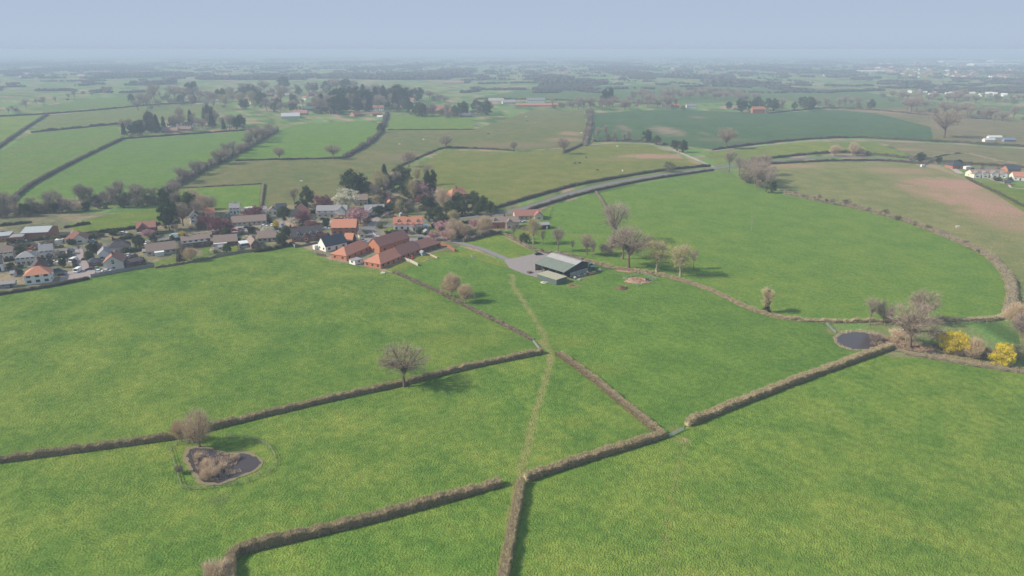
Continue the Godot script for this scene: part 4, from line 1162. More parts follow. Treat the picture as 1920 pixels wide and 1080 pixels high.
# ---------- the farm ----------
func build_farm() -> void:
	rng.seed = 31
	# the barn: long asymmetric roof, dark cladding over pale concrete panels, open towards the yard
	var a := g(1003, 507)
	var b := g(1057, 524)
	var l := a.distance_to(b)
	var t := thing("farm_barn", "big open-fronted barn with grey-green sheet roof and dark cladding", "barn", (a + b) * 0.5, atan2(-(b - a).z, (b - a).x))
	t.position.y = 0.1
	var prof := [Vector2(0.4, 3.7), Vector2(-8.5, 5.75), Vector2(-13, 6.9), Vector2(-18.4, 5.4)]
	var shades := [paint(0.2, 0.235, 0.2, 0.75, "blotch", 5.0), paint(0.42, 0.41, 0.4, 0.7, "blotch", 6.0), paint(0.36, 0.35, 0.34, 0.7, "blotch", 6.0)]
	var slope := ["moss-greened lower roof slope", "pale grey upper roof slope", "grey rear roof slope"]
	for k in 3:
		var n := 7
		for i in n:      # roof sheets side by side
			var x0 := -l / 2 - 0.4 + (l + 0.8) * i / n
			var x1 := -l / 2 - 0.4 + (l + 0.8) * (i + 1) / n - 0.03
			var r := mb()
			var p: Vector2 = prof[k]
			var q: Vector2 = prof[k + 1]
			var up := 0.03 * (i % 2)
			r.prism([Vector2(p.x, p.y + up), Vector2(p.x, p.y + 0.12 + up), Vector2(q.x - 0.02, q.y + 0.12 + up), Vector2(q.x - 0.02, q.y + up)], x0, x1)
			var o := put("roof_sheet", r.done(), shades[k], t)
			o.set_meta("label", slope[k])
	var dark := paint(0.035, 0.045, 0.045, 0.8, "grain", 3.0)
	var conc := paint(0.42, 0.4, 0.38, 0.9, "blotch", 3.0)
	for s in [-1.0, 1.0]:
		var x: float = s * l / 2
		var w := mb()
		w.prism([Vector2(-0.4, 2.4), Vector2(-0.2, 3.7), Vector2(-8.5, 5.6), Vector2(-13, 6.75), Vector2(-18, 5.3), Vector2(-18, 2.4)], x - 0.1, x + 0.1)
		put("gable_cladding", w.done(), dark, t)
		for k in 4:
			if k == 0 and s > 0:
				continue
			part("concrete_panel", box_mesh(Vector3(x - 0.14, 0, -4.6 * k - 4.4), Vector3(x + 0.14, 2.4, -4.6 * k)) if k < 3 else box_mesh(Vector3(x - 0.14, 0, -18.0), Vector3(x + 0.14, 2.4, -13.9)), conc, t)
	part("rear_wall", box_mesh(Vector3(-l / 2, 0, -18.1), Vector3(l / 2, 5.3, -17.9)), dark, t)
	for k in 5:
		for z in [0.0, -8.5]:
			part("steel_post", block(0.25, 3.6 if z == 0.0 else 5.5, 0.25), paint(0.12, 0.1, 0.09, 0.7), t, Vector3(-l / 2 + 0.3 + (l - 0.6) * k / 4.0, 0, z))
	var f := house("low flat-roofed store with grey-green walls in front of the barn", 1007.5, 523.3, 1043.3, 534.7, {called = "farm_store", cat = "shed", roof = "flat", e = 2.6, d = 7.4, win = 0, ends = 0, door = false, wall = paint(0.12, 0.155, 0.145, 0.8, "grain", 3.0), tile = paint(0.42, 0.41, 0.3, 0.9, "blotch", 5.0)})
	f.position.y = 0.08
	# machinery, bales, heaps
	tractor("blue tractor with dark cab parked at the barn end", 1108, 503, 30.0, Color(0.05, 0.12, 0.3))
	tractor("old green tractor standing under the barn eave", 1022, 508, 200.0, Color(0.06, 0.16, 0.08))
	bale("white-wrapped round bale lying alone beyond the tractor", 1124, 508.5, Color(0.7, 0.66, 0.55))
	bale("first of two tan round bales by the big bare tree", 1199, 509, Color(0.45, 0.38, 0.24))
	bale("second of two tan round bales, farther from the big bare tree", 1206, 510, Color(0.42, 0.36, 0.24))
	bale("silver-wrapped round bale at the corner of the low store", 1078, 523, Color(0.55, 0.58, 0.6))
	bale("pale green wrapped bale in the clutter by the barn", 1084, 520, Color(0.42, 0.5, 0.42))
	bale("white wrapped bale in the clutter by the barn", 1101, 513, Color(0.68, 0.68, 0.66))
	for k in 6:
		var q: Array = [[1090, 518, 2.2, 0.9, "stack of weathered grey pallets beside the barn wall"], [1107, 514, 2.6, 0.8, "stack of orange timber planks beside the barn"], [1096, 516, 1.6, 1.3, "stack of pale pallets next to the orange planks"], [1114, 511, 2.0, 0.6, "low stack of tan boards near the tractor"], [993, 512, 2.4, 1.0, "stack of dark timber at the edge of the yard"], [1086, 525, 1.8, 0.5, "low stack of grey boards near the silver bale"]][k]
		stack(q[4], q[0], q[1], q[2], q[3], [Color(0.3, 0.27, 0.24), Color(0.5, 0.25, 0.09), Color(0.5, 0.43, 0.33), Color(0.45, 0.33, 0.18), Color(0.14, 0.11, 0.09), Color(0.3, 0.29, 0.28)][k])
	heap("brown earth mound heaped on the barn pasture", 1166, 541, 3.2, 1.0, Color(0.17, 0.1, 0.075))
	heap("reddish soil heap with rubble inside the wire pen", 1195, 526, 6.5, 0.9, Color(0.36, 0.22, 0.16))
	heap("dark manure heap at the end of the wire pen", 1213, 527, 2.2, 1.2, Color(0.08, 0.065, 0.055))
	heap("heap of pale rubble beside the low store", 1020, 530, 2.0, 0.5, Color(0.45, 0.43, 0.38))
	heap("small brown heap behind the low store", 1070, 535, 1.8, 0.4, Color(0.2, 0.12, 0.07))
	heap("bare earth bank at the foot of the big bare tree", 1180, 506, 6.0, 0.35, Color(0.33, 0.2, 0.15))
	fence("wire pen fence of thin posts round the soil heap", "1168 523 1203 514 1230 525 1196 536", 2.6, 1.3, 2, paint(0.35, 0.36, 0.36, 0.6), true)
	fence("weathered post fence round the fenced pond", "318 838 330 880 346 918 400 915 460 905 512 880 515 855 500 835 465 824 425 820", 3.0, 1.1, 2, paint(0.24, 0.225, 0.17, 0.9))
	fence("short rail fence joining hedge and pond fence", "318 838 340 833 365 829", 3.0, 1.1, 2, paint(0.3, 0.3, 0.25, 0.9))
	fence("post fence along the ditch beyond the straight hedge", "1672 652 1690 661 1760 674 1840 687 1920 700", 3.2, 1.1, 2, paint(0.33, 0.29, 0.22, 0.9))
	fence("post fence below the low pond hedge", "1640 609 1700 613 1770 609 1850 606", 4.0, 1.1, 1, paint(0.36, 0.33, 0.27, 0.9))
	fence("rail fence along the paddock beside the long bungalow", "1037 389 1032 400 1026 418", 3.0, 1.2, 2, paint(0.2, 0.16, 0.12, 0.9))
	fence("white rail fence beside the stony track", "1262 282 1285 292 1310 303", 5.0, 1.3, 2, paint(0.6, 0.58, 0.52, 0.8))
	gate("galvanised field gate by the worn track gap", 999, 641, 1014, 660)
	gate("galvanised field gate between two clipped hedges", 1254, 820, 1283, 806)
	gate("galvanised field gate leaning towards the round pond", 1549, 609, 1567, 626)
	garden_wall("red brick garden wall running from the barns to the drive", "826 459 838 463 853 472", 1.7, Color(0.36, 0.15, 0.09))
	garden_wall("pale garden wall in front of the long barn row", "752 486 768 491 784 499", 1.6, Color(0.55, 0.5, 0.44))
	garden_wall("low cream garden wall with brick piers", "800 477 809 480 820 485", 1.0, Color(0.55, 0.42, 0.33))
	garden_wall("white courtyard wall beside the grass verge", "546 459 549 461 553 464", 1.6, Color(0.6, 0.57, 0.54))
	garden_wall("curved pale kerb wall along the courtyard lane", "698 432 700 438 706 443 718 446 728 446", 0.7, Color(0.5, 0.48, 0.44))
func garden_wall(label: String, s: String, h: float, c: Color) -> void:
	var p := line(s)
	var t := thing("garden_wall", label, "wall", Vector3(p[0].x, 0, p[0].y))
	for k in p.size() - 1:
		var d := p[k + 1] - p[k]
		var q := p[k] - p[0]
		var b := mb()
		b.box(Vector3(0.15, 0, -0.12), Vector3(d.length() - 0.15, h, 0.12))
		part("wall_panel", b.done(), paint(c.r, c.g, c.b, 0.9, "grain", 2.0), t, Vector3(q.x, 0, q.y), atan2(-d.y, d.x))
	for k in p.size():
		var q := p[k] - p[0]
		part("pier", block(0.4, h + 0.2, 0.4), paint(c.r * 0.9, c.g * 0.9, c.b * 0.9, 0.9, "grain", 2.0), t, Vector3(q.x, 0, q.y))
func tractor(label: String, px: float, py: float, turn: float, c: Color) -> void:
	var t := thing("farm_tractor", label, "tractor", g(px, py) + Vector3(0, 0.1, 0), deg_to_rad(turn))
	var b := mb()
	b.prism([Vector2(2.1, 0.75), Vector2(2.15, 1.35), Vector2(2.0, 1.5), Vector2(0.3, 1.65), Vector2(-0.9, 1.5), Vector2(-0.9, 0.75)], -0.42, 0.42)
	b.box(Vector3(-0.85, 1.25, -1.35), Vector3(0.85, 1.4, -0.3))
	put("body", b.done(), paint(c.r, c.g, c.b, 0.4), t)
	var cab := mb()
	cab.prism([Vector2(0.35, 1.42), Vector2(0.2, 2.5), Vector2(-1.1, 2.5), Vector2(-1.15, 1.42)], -0.68, 0.68)
	put("cab_glazing", cab.done(), paint(0.03, 0.035, 0.04, 0.1), t)
	part("cab_roof", box_mesh(Vector3(-0.78, 2.51, -1.25), Vector3(0.78, 2.65, 0.35)), paint(c.r, c.g, c.b, 0.4), t)
	for w in [[-0.8, 0.82, 0.75], [1.45, 0.5, 0.62]]:
		for s in [-1.0, 1.0]:
			var m := mb()
			m.tube([Vector3(-0.2, 0, 0), Vector3(-0.22, 0, 0), Vector3(0.22, 0, 0), Vector3(0.2, 0, 0)], [w[1] * 0.7, w[1], w[1], w[1] * 0.7], 16)
			var o := put("wheel", m.done(), paint(0.02, 0.02, 0.02, 0.9), t)
			o.position = Vector3(s * w[2], w[1], w[0])
			part("rim", block(0.46, w[1] * 0.8, w[1] * 0.8), paint(0.5, 0.45, 0.3, 0.6), o, Vector3(0, -w[1] * 0.4, 0))
	part("exhaust", block(0.1, 1.1, 0.1), paint(0.05, 0.05, 0.05, 0.6), t, Vector3(0.25, 1.5, 0.9))
func bale(label: String, px: float, py: float, c: Color) -> void:
	var b := mb()
	var p := []
	var r := []
	for k in 7:
		var x := -0.65 + 1.3 * k / 6.0
		p.append(Vector3(x, 0.66, 0))
		r.append([0.5, 0.63, 0.66, 0.65, 0.66, 0.63, 0.5][k])
	b.tube(p, r, 16)
	var o := put("round_bale", b.done(), paint(c.r, c.g, c.b, 0.6, "grain", 1.0))
	o.position = g(px, py) + Vector3(0, 0.05, 0)
	o.rotation.y = rng.randf() * 3.0
	tag(o, label, "bale")
func stack(label: String, px: float, py: float, w: float, h: float, c: Color) -> void:
	var t := thing("timber_stack", label, "stack", g(px, py) + Vector3(0, 0.06, 0), rng.randf() * 3.0)
	var n := maxi(3, int(h / 0.2))
	for k in n:
		for i in 4:
			var s := rng.randf_range(0.8, 1.2)
			part("plank", block(w * rng.randf_range(0.85, 1.0), 0.14, w * 0.2), paint(c.r * s, c.g * s, c.b * s, 0.9), t, Vector3(rng.randf_range(-0.1, 0.1), 0.17 * k, (i - 1.5) * w * 0.23))
func heap(label: String, px: float, py: float, r: float, h: float, c: Color) -> void:
	var b := mb(true)
	var grid := []
	var n := 16
	for j in n + 1:
		var ring := []
		for i in 24:
			var an := TAU * i / 24
			var q := float(j) / n
			var x := cos(an) * r * q * (1.0 + 0.25 * sin(an * 3 + r))
			var z := sin(an) * r * q * 0.75
			ring.append(Vector3(x, maxf(0.0, (1.0 - q * q) * h * (0.75 + 0.9 * n3.get_noise_2d(x * 5 + px, z * 5)) + n3.get_noise_2d(x * 14, z * 14 + py) * h * 0.35) - (0.1 if j == n else 0.0), z))
		grid.append(ring)
	for j in n:
		for i in 24:
			b.col = vary(c, 0.3)
			b.quad(grid[j][i], grid[j][(i + 1) % 24], grid[j + 1][(i + 1) % 24], grid[j + 1][i])
	var o := put("soil_heap", b.done(), tinted("plants"))
	o.position = g(px, py) + Vector3(0, 0.08, 0)
	tag(o, label, "heap")

# ---------- the village ----------
func build_village() -> void:
	rng.seed = 52
	var brick := paint(0.53, 0.225, 0.13, 0.9, "grain", 3.0)
	var red_brick := paint(0.45, 0.18, 0.11, 0.9, "grain", 3.0)
	var dim_brick := paint(0.22, 0.115, 0.08, 0.9, "grain", 3.0)
	var white := paint(0.88, 0.86, 0.82, 0.85, "grain", 6.0)
	var cream := paint(0.82, 0.75, 0.6, 0.85, "grain", 6.0)
	var tan := paint(0.62, 0.54, 0.43, 0.9, "grain", 4.0)
	var pinkwash := paint(0.6, 0.46, 0.4, 0.9, "grain", 4.0)
	var red_tile := paint(0.52, 0.23, 0.155, 0.9, "blotch", 3.0)
	var orange_tile := paint(0.56, 0.25, 0.16, 0.9, "blotch", 3.0)
	var plum_tile := paint(0.36, 0.175, 0.14, 0.9, "blotch", 3.0)
	var brown_tile := paint(0.28, 0.215, 0.185, 0.9, "blotch", 3.0)
	var dark_tile := paint(0.095, 0.085, 0.09, 0.85, "blotch", 3.0)
	var slate := paint(0.06, 0.075, 0.1, 0.6, "blotch", 3.0)
	var grey_tile := paint(0.32, 0.31, 0.32, 0.85, "blotch", 3.0)
	var black := paint(0.03, 0.03, 0.032, 0.8)
	var wood := paint(0.12, 0.08, 0.055, 0.7)
	# the barn conversions
	house("L-end brick barn conversion with hipped red roof and rooflights", 650, 489.5, 693, 471, {called = "brick_barn", cat = "barn", d = 10.5, e = 2.9, r = 3.6, roof = "gx", hips = [1, 0], wall = brick, tile = red_tile, win = 4, ends = 2, trim = wood, ww = 1.2})
	house("front brick barn conversion with hipped orange-red roof nearest the ragged hedge", 714, 504.5, 752, 488.5, {called = "brick_barn", cat = "barn", d = 11.0, e = 2.7, r = 3.8, hips = [1, 0], wall = brick, tile = red_tile, win = 4, ends = 3, trim = wood, ww = 1.3})
	house("middle brick barn in the long low row", 752.5, 488.3, 787, 475.5, {called = "brick_barn", cat = "barn", d = 10.0, e = 2.9, r = 3.9, wall = brick, tile = plum_tile, win = 4, ends = 0, trim = wood})
	house("end brick barn of the long low row beside the brick garden wall", 787.5, 475.3, 826, 463.5, {called = "brick_barn", cat = "barn", d = 10.0, e = 2.7, r = 3.6, hips = [0, 1], wall = dim_brick, tile = plum_tile, win = 4, ends = 1, trim = wood})
	house("tall brick barn with plain gable rising behind the long low row", 712, 475, 768, 457.5, {called = "brick_barn", cat = "barn", d = 9.5, e = 4.1, r = 3.9, wall = brick, tile = plum_tile, win = 3, ends = 1, trim = wood})
	house("white gabled house with steep dark slate roof beside the pasture", 611, 472.5, 651, 463.5, {d = 8.4, e = 3.4, r = 4.4, wall = white, tile = slate, win = 3, ends = 2, trim = black, adds = [["lean_to", Vector3(-9.2, -0.1, -10.6), Vector3(-6.4, 2.5, -8.42), white]]})
	house("small open cart shed with steep orange tiled roof", 646, 459, 661, 459.5, {called = "cart_shed", cat = "shed", d = 6.5, e = 2.9, r = 3.4, wall = black, tile = orange_tile, win = 0, ends = 0, door = false})
	house("large brick house with broad orange roof beside the village street", 622, 440, 668, 439.5, {d = 10.0, e = 4.6, r = 4.0, wall = red_brick, tile = orange_tile, win = 4, ends = 2, trim = wood})
	house("white cottage with long red roof, three dormers and dark porch", 738, 432, 792, 431, {d = 7.5, e = 4.25, r = 3.8, wall = white, tile = red_tile, win = 5, ends = 1, trim = wood, chim = [0.48, 0.0], dorm = [0.18, 0.5, 0.84], dorm_paint = white, gables = [[0.72, 2.4, 2.0, 2.2, 1.6]], adds = [["side_annexe", Vector3(9.62, -0.1, -5.0), Vector3(13.0, 2.9, -0.6), white]]})
	house("two-storey house with white cladding band, tan ground floor and orange garage doors", 594, 408.5, 651, 407.5, {d = 9.0, e = 5.0, r = 2.6, wall = tan, tile = grey_tile, win = 5, ends = 1, gables = [[0.82, 5.0, 1.5, 5.2, 2.2]], wing_paint = white, adds = [["cladding_band", Vector3(-10.8, 3.1, 0.02), Vector3(6.0, 4.8, 0.1), white], ["garage_door", Vector3(4.6, 0, 1.5), Vector3(7.0, 2.3, 1.62), paint(0.5, 0.24, 0.08)], ["garage_door", Vector3(7.3, 0, 1.5), Vector3(9.4, 2.3, 1.62), paint(0.5, 0.24, 0.08)]]})
	house("low grey-roofed bungalow with white front gable behind the pink tree", 684, 402, 721, 400.5, {d = 9.0, e = 2.7, r = 3.0, wall = dim_brick, tile = grey_tile, win = 4, ends = 1, gables = [[0.38, 5.0, 2.0, 2.7, 2.2]], wing_paint = white})
	house("garage with red pyramid roof and white door", 724, 392, 741, 391, {called = "garage", cat = "garage", d = 6.5, e = 2.8, r = 3.0, roof = "gz", wall = white, tile = red_tile, win = 0, ends = 0, blind = true, door = false})
	house("brown-roofed house half hidden by the white blossom tree", 664, 386, 690, 385, {d = 9.0, e = 4.4, r = 3.2, wall = tan, tile = brown_tile, win = 3, ends = 1, chim = [0.3]})
	house("bungalow with a huge steep grey gable and red side roof", 541, 413, 574, 412.5, {called = "bungalow", cat = "bungalow", d = 15.0, e = 3.0, r = 5.6, roof = "gz", wall = paint(0.3, 0.32, 0.3, 0.9, "grain", 4.0), tile = red_tile, win = 3, ends = 3})
	house("long brown-roofed pair of bungalows with rooflights and red garage door", 436, 425, 500, 420.5, {called = "bungalow", cat = "bungalow", d = 9.5, e = 2.7, r = 3.0, wall = tan, tile = brown_tile, win = 7, ends = 1, door_paint = paint(0.35, 0.1, 0.07)})
	house("small white gabled garage beside the dark-roofed house", 487, 401.5, 501, 400.5, {called = "garage", cat = "garage", d = 7.0, e = 3.0, r = 1.6, wall = white, tile = grey_tile, win = 0, ends = 0, door = false})
	house("white gable-fronted garage at the end of the short lane", 503, 403, 520, 402, {called = "garage", cat = "garage", d = 7.0, e = 2.7, r = 2.2, roof = "gz", wall = white, tile = brown_tile, win = 2, ends = 0})
	house("dark-roofed low house behind the white garages", 518, 398.5, 537, 397.5, {d = 8.0, e = 2.8, r = 2.8, wall = dim_brick, tile = slate, win = 3, ends = 1})
	house("white two-storey house with pale chimney behind the brown bungalows", 431, 402, 450, 401, {d = 8.0, e = 4.4, r = 2.6, wall = white, tile = grey_tile, win = 3, ends = 1, chim = [0.4], stack = white})
	house("low white-roofed outbuilding behind the brown bungalows", 458, 399, 475, 398, {called = "garage", cat = "garage", roof = "flat", d = 6.0, e = 2.7, wall = tan, tile = white, win = 2, ends = 0})
	house("brown-roofed bungalow with pale conservatory front and white chimney", 484, 455, 519, 452.5, {called = "bungalow", cat = "bungalow", d = 10.0, e = 2.7, r = 3.2, wall = tan, tile = brown_tile, win = 4, ends = 1, chim = [0.8], stack = white, ww = 1.9})
	house("narrow brick gabled wing beside the small glass conservatory", 472, 467, 487, 465, {called = "bungalow", cat = "bungalow", d = 13.0, e = 2.7, r = 2.4, roof = "gz", wall = dim_brick, tile = brown_tile, win = 1, ends = 2})
	house("small glass-walled conservatory with pale roof beside a lawn", 452, 465, 467, 463, {called = "conservatory", cat = "conservatory", roof = "flat", d = 6.5, e = 2.4, wall = paint(0.45, 0.55, 0.58, 0.3), tile = paint(0.6, 0.63, 0.65, 0.4), win = 5, ends = 2, door = false})
	house("brown-roofed bungalow with long white flat-roofed front", 402, 463.5, 446, 459.5, {called = "bungalow", cat = "bungalow", d = 9.5, e = 2.7, r = 3.0, wall = dim_brick, tile = brown_tile, win = 4, ends = 1, adds = [["sun_room", Vector3(-6.5, -0.1, 0.02), Vector3(0.5, 2.3, 1.6), paint(0.55, 0.62, 0.64, 0.4)], ["sun_room_roof", Vector3(-6.7, 2.31, 0.02), Vector3(0.7, 2.45, 1.9), white]]})
	house("dark brick chalet house with white dormers and end chimney", 548, 454, 606, 449.5, {d = 10.5, e = 2.9, r = 5.0, wall = red_brick, tile = dark_tile, win = 5, ends = 2, chim = [0.0], dorm = [0.22, 0.62, 0.85], gables = [[0.45, 3.2, 1.5, 2.8, 2.2]]})
	# the western houses
	house("white rendered house with bright orange hipped roof at the pasture edge", 48, 535, 97, 529.5, {d = 9.5, e = 4.7, r = 3.3, roof = "hip", wall = white, tile = orange_tile, win = 3, ends = 2, trim = wood, ww = 1.8, door = false})
	house("dark-roofed house directly behind the orange-roofed white house", 62, 521, 96, 516, {d = 9.0, e = 4.3, r = 4.2, roof = "gz", wall = dim_brick, tile = dark_tile, win = 2, ends = 1, chim = [0.2]})
	house("cream house with grey hipped roof and chimney above the dark roof", 32, 499, 68, 496, {d = 9.0, e = 4.4, r = 2.8, roof = "hip", wall = cream, tile = grey_tile, win = 4, ends = 1, chim = [0.5]})
	house("pale house with dark roof beside the cream hipped house", -22, 512, 8, 508, {d = 9.0, e = 4.4, r = 3.0, wall = white, tile = dark_tile, win = 2, ends = 1})
	house("brown-roofed cream house beside the western road", 0, 489, 27, 486, {d = 8.5, e = 4.4, r = 3.0, wall = cream, tile = brown_tile, win = 3, ends = 1, chim = [0.7]})
	house("grey-roofed white house between the drive and the cream hipped house", 76, 486, 102, 483, {d = 8.0, e = 4.3, r = 2.8, wall = white, tile = grey_tile, win = 3, ends = 1})
	house("long low grey shed behind the boundary hedge", 0, 542, 29, 539, {called = "garden_shed", cat = "shed", d = 4.0, e = 2.2, r = 0.8, wall = paint(0.2, 0.25, 0.22, 0.9), tile = grey_tile, win = 2, ends = 0})
	house("white gable-fronted house with dark roof beside the board fence", 196, 509, 233, 505.5, {d = 12.0, e = 4.4, r = 3.4, roof = "gz", wall = paint(0.6, 0.58, 0.53, 0.85, "grain", 5.0), tile = plum_tile, win = 1, ends = 2, chim = [0.3], door = false})
	house("small garage with bluish hipped roof beside the paved drive", 167, 501, 190, 498, {called = "garage", cat = "garage", d = 6.0, e = 2.4, r = 2.0, roof = "hip", wall = dim_brick, tile = slate, win = 1, ends = 0, door = false})
	house("low dark sheds joined behind the board fence", 236, 503, 270, 496, {called = "garden_shed", cat = "shed", d = 6.0, e = 2.6, r = 1.2, wall = dim_brick, tile = dark_tile, win = 3, ends = 1})
	house("pale gabled cottage with grey roof in front of the paved drive", 186, 489, 210, 486, {d = 8.0, e = 3.2, r = 2.8, roof = "gz", wall = white, tile = grey_tile, win = 2, ends = 1})
	house("house with large dark hipped roof and white end wall", 203, 477, 246, 472, {d = 10.0, e = 3.4, r = 3.8, roof = "hip", wall = paint(0.5, 0.5, 0.5, 0.85, "grain", 5.0), tile = dark_tile, win = 4, ends = 1, chim = [0.3]})
	house("cream bungalow with hipped red-brown roof and gabled front", 122, 457.5, 161, 455, {called = "bungalow", cat = "bungalow", d = 9.5, e = 2.9, r = 3.6, roof = "hip", wall = cream, tile = plum_tile, win = 3, ends = 1, gables = [[0.77, 6.6, 1.6, 2.9, 2.7]], adds = [["side_room", Vector3(-11.0, -0.1, -5.0), Vector3(-7.0, 2.5, -0.8), white]]})
	house("brick hall with broad pale grey sheet roof", 42, 450, 92, 447.5, {called = "brick_hall", cat = "hall", d = 16.0, e = 4.2, r = 1.9, wall = red_brick, tile = paint(0.45, 0.48, 0.5, 0.6, "grain", 6.0), win = 0, ends = 0, door = false})
	house("flat-roofed brick block joined to the brick hall", -24, 456, 20, 452, {called = "brick_hall", cat = "hall", roof = "flat", d = 11.0, e = 3.4, wall = red_brick, tile = paint(0.38, 0.43, 0.48, 0.6, "grain", 6.0), win = 5, ends = 0})
	house("low flat-roofed brick store in front of the brick hall", 20, 457, 44, 455, {called = "brick_hall", cat = "hall", roof = "flat", d = 8.0, e = 3.6, wall = red_brick, tile = grey_tile, win = 1, ends = 0})
	house("two-storey brick house with white bargeboards and bay window", 258, 442.5, 294, 439.5, {d = 9.0, e = 4.9, r = 3.0, wall = dim_brick, tile = plum_tile, win = 3, ends = 2, gables = [[0.3, 4.6, 1.0, 5.0, 2.4]], adds = [["bay", Vector3(-5.2, -0.1, 1.02), Vector3(-2.0, 2.4, 1.9), white]]})
	house("brown-roofed bungalow with white conservatory and lawn", 276, 481, 332, 474, {called = "bungalow", cat = "bungalow", d = 10.0, e = 2.7, r = 3.2, wall = tan, tile = brown_tile, win = 5, ends = 1, adds = [["conservatory", Vector3(-3.6, -0.1, 0.02), Vector3(0.9, 2.3, 3.2), paint(0.6, 0.63, 0.62, 0.4)], ["conservatory_roof", Vector3(-3.8, 2.31, 0.02), Vector3(1.1, 2.5, 3.4), paint(0.72, 0.72, 0.66, 0.5)]]})
	house("two-storey brick row with white upper panels facing the lawn", 343, 467, 396, 460.5, {d = 8.5, e = 4.7, r = 1.8, wall = dim_brick, tile = brown_tile, win = 5, ends = 1, chim = [0.15], adds = [["cladding_band", Vector3(-8.2, 3.0, 0.02), Vector3(6.0, 4.5, 0.07), white]]})
	house("white gabled house among the dark trees", 358, 420, 378, 418, {d = 8.0, e = 4.3, r = 3.2, roof = "gz", wall = white, tile = dark_tile, win = 2, ends = 1})
	house("small house with orange roof among the plum trees", 386, 412, 404, 410.5, {d = 7.0, e = 4.2, r = 3.0, wall = pinkwash, tile = orange_tile, win = 2, ends = 1})
	# the eastern houses
	house("old brick cottage with tall chimneys and gabled dormer", 920, 429, 947, 428.5, {called = "cottage", cat = "cottage", d = 8.0, e = 4.3, r = 2.9, wall = red_brick, tile = brown_tile, win = 3, ends = 1, chim = [0.98, 0.05], dorm = [0.3]})
	house("pinkish rendered cottage with brown roof joined to the brick cottage", 947.5, 429, 973, 428, {called = "cottage", cat = "cottage", d = 9.0, e = 4.2, r = 2.8, wall = pinkwash, tile = brown_tile, win = 3, ends = 1, gables = [[0.28, 3.6, 1.2, 4.2, 2.0]]})
	house("long low bungalow with pale end gable beside the road", 966, 413, 1016, 411, {called = "bungalow", cat = "bungalow", d = 9.0, e = 2.9, r = 3.0, wall = pinkwash, tile = plum_tile, win = 6, ends = 1, gables = [[0.86, 6.0, 2.4, 2.9, 2.6]], wing_paint = paint(0.62, 0.52, 0.48, 0.9)})
	house("black timber stable with pale grey roof and white door", 1009, 431, 1031, 429.5, {called = "stable", cat = "stable", d = 7.0, e = 2.9, r = 0.9, wall = black, tile = grey_tile, win = 2, ends = 0, door_paint = white})
	house("small black shed beside the stable", 997, 425, 1006, 424.5, {called = "garden_shed", cat = "shed", d = 4.0, e = 2.2, r = 0.9, wall = black, tile = grey_tile, win = 0, ends = 0, door = false})
	house("red-orange farmhouse roof rising out of the dark shrubs", 847, 379, 876, 374, {d = 10.0, e = 4.6, r = 4.4, hips = [1, 0], wall = red_brick, tile = orange_tile, win = 3, ends = 1, chim = [0.55]})
	house("grey garden shed below the white cottage", 797, 441, 806, 440, {called = "garden_shed", cat = "shed", d = 3.5, e = 2.1, r = 1.0, roof = "gz", wall = paint(0.4, 0.38, 0.33), tile = grey_tile, win = 0, ends = 0, blind = true, door = false})
	house("white garden cabin beside the front brick barn", 655, 494.5, 666, 497.5, {called = "garden_shed", cat = "shed", roof = "flat", d = 5.5, e = 2.3, wall = white, tile = grey_tile, win = 1, ends = 1, door = false})
	house("blue-green garden shed in front of the barn row", 792, 480, 797, 479, {called = "garden_shed", cat = "shed", d = 2.4, e = 1.9, r = 0.8, roof = "gz", wall = paint(0.2, 0.32, 0.32), tile = grey_tile, win = 0, ends = 0, blind = true, door = false})
	house("small tan lodge with dark hipped roof in the courtyard", 674, 447, 685, 446, {called = "garage", cat = "garage", d = 6.0, e = 2.6, r = 2.4, roof = "gz", wall = cream, tile = dark_tile, win = 1, ends = 1, door = false})
	house("row of cream bungalows with four white glazed gables", 1823, 333, 1886, 333, {called = "bungalow", cat = "bungalow", d = 11.0, e = 3.4, r = 3.0, wall = cream, tile = brown_tile, win = 4, ends = 1, gables = [[0.1, 6.0, 2.0, 3.6, 2.2], [0.34, 5.2, 2.0, 3.6, 2.2], [0.62, 6.6, 2.0, 3.6, 2.6], [0.89, 6.6, 2.0, 3.4, 2.4]], wing_paint = white})
	house("dark blue-roofed brick house beside the sandy drive", 1786, 317, 1810, 316, {d = 10.0, e = 3.0, r = 3.6, roof = "hip", wall = red_brick, tile = slate, win = 3, ends = 1, adds = [["porch", Vector3(4.0, -0.1, 0.02), Vector3(11.0, 2.6, 4.0), white]]})
	house("orange brick house with blue-grey roof beyond the cream bungalows", 1888, 327, 1912, 327, {d = 9.0, e = 4.6, r = 3.0, wall = brick, tile = slate, win = 3, ends = 1})
	house("red-roofed white house lowest in the bungalow gardens", 1899, 338, 1926, 339, {d = 9.0, e = 3.6, r = 3.2, wall = white, tile = red_tile, win = 3, ends = 1})
	house("dark summerhouse in the bungalow gardens", 1883, 346, 1895, 347, {called = "garden_shed", cat = "shed", d = 5.0, e = 2.2, r = 1.4, wall = dim_brick, tile = slate, win = 1, ends = 0})
	board_fence("grey board fence below the white gable-fronted house", "171 521 200 515 240 508 290 500", 1.9, paint(0.27, 0.27, 0.28, 0.9, "grain", 1.5))
	board_fence("weathered board fence below the garden lawns", "404 483 450 475 480 472", 1.7, paint(0.26, 0.235, 0.21, 0.9, "grain", 1.5))
	board_fence("dark board fence beside the red gable end barn", "594 479 612 482", 1.6, paint(0.14, 0.11, 0.1, 0.9, "grain", 1.5))
	board_fence("long low board fence beyond the courtyard wall", "553 465 575 461 595 457", 1.3, paint(0.2, 0.18, 0.17, 0.9, "grain", 1.5))
	board_fence("brown board fence along the village road", "162 476 185 473 203 470", 1.7, paint(0.24, 0.16, 0.11, 0.9, "grain", 1.5))

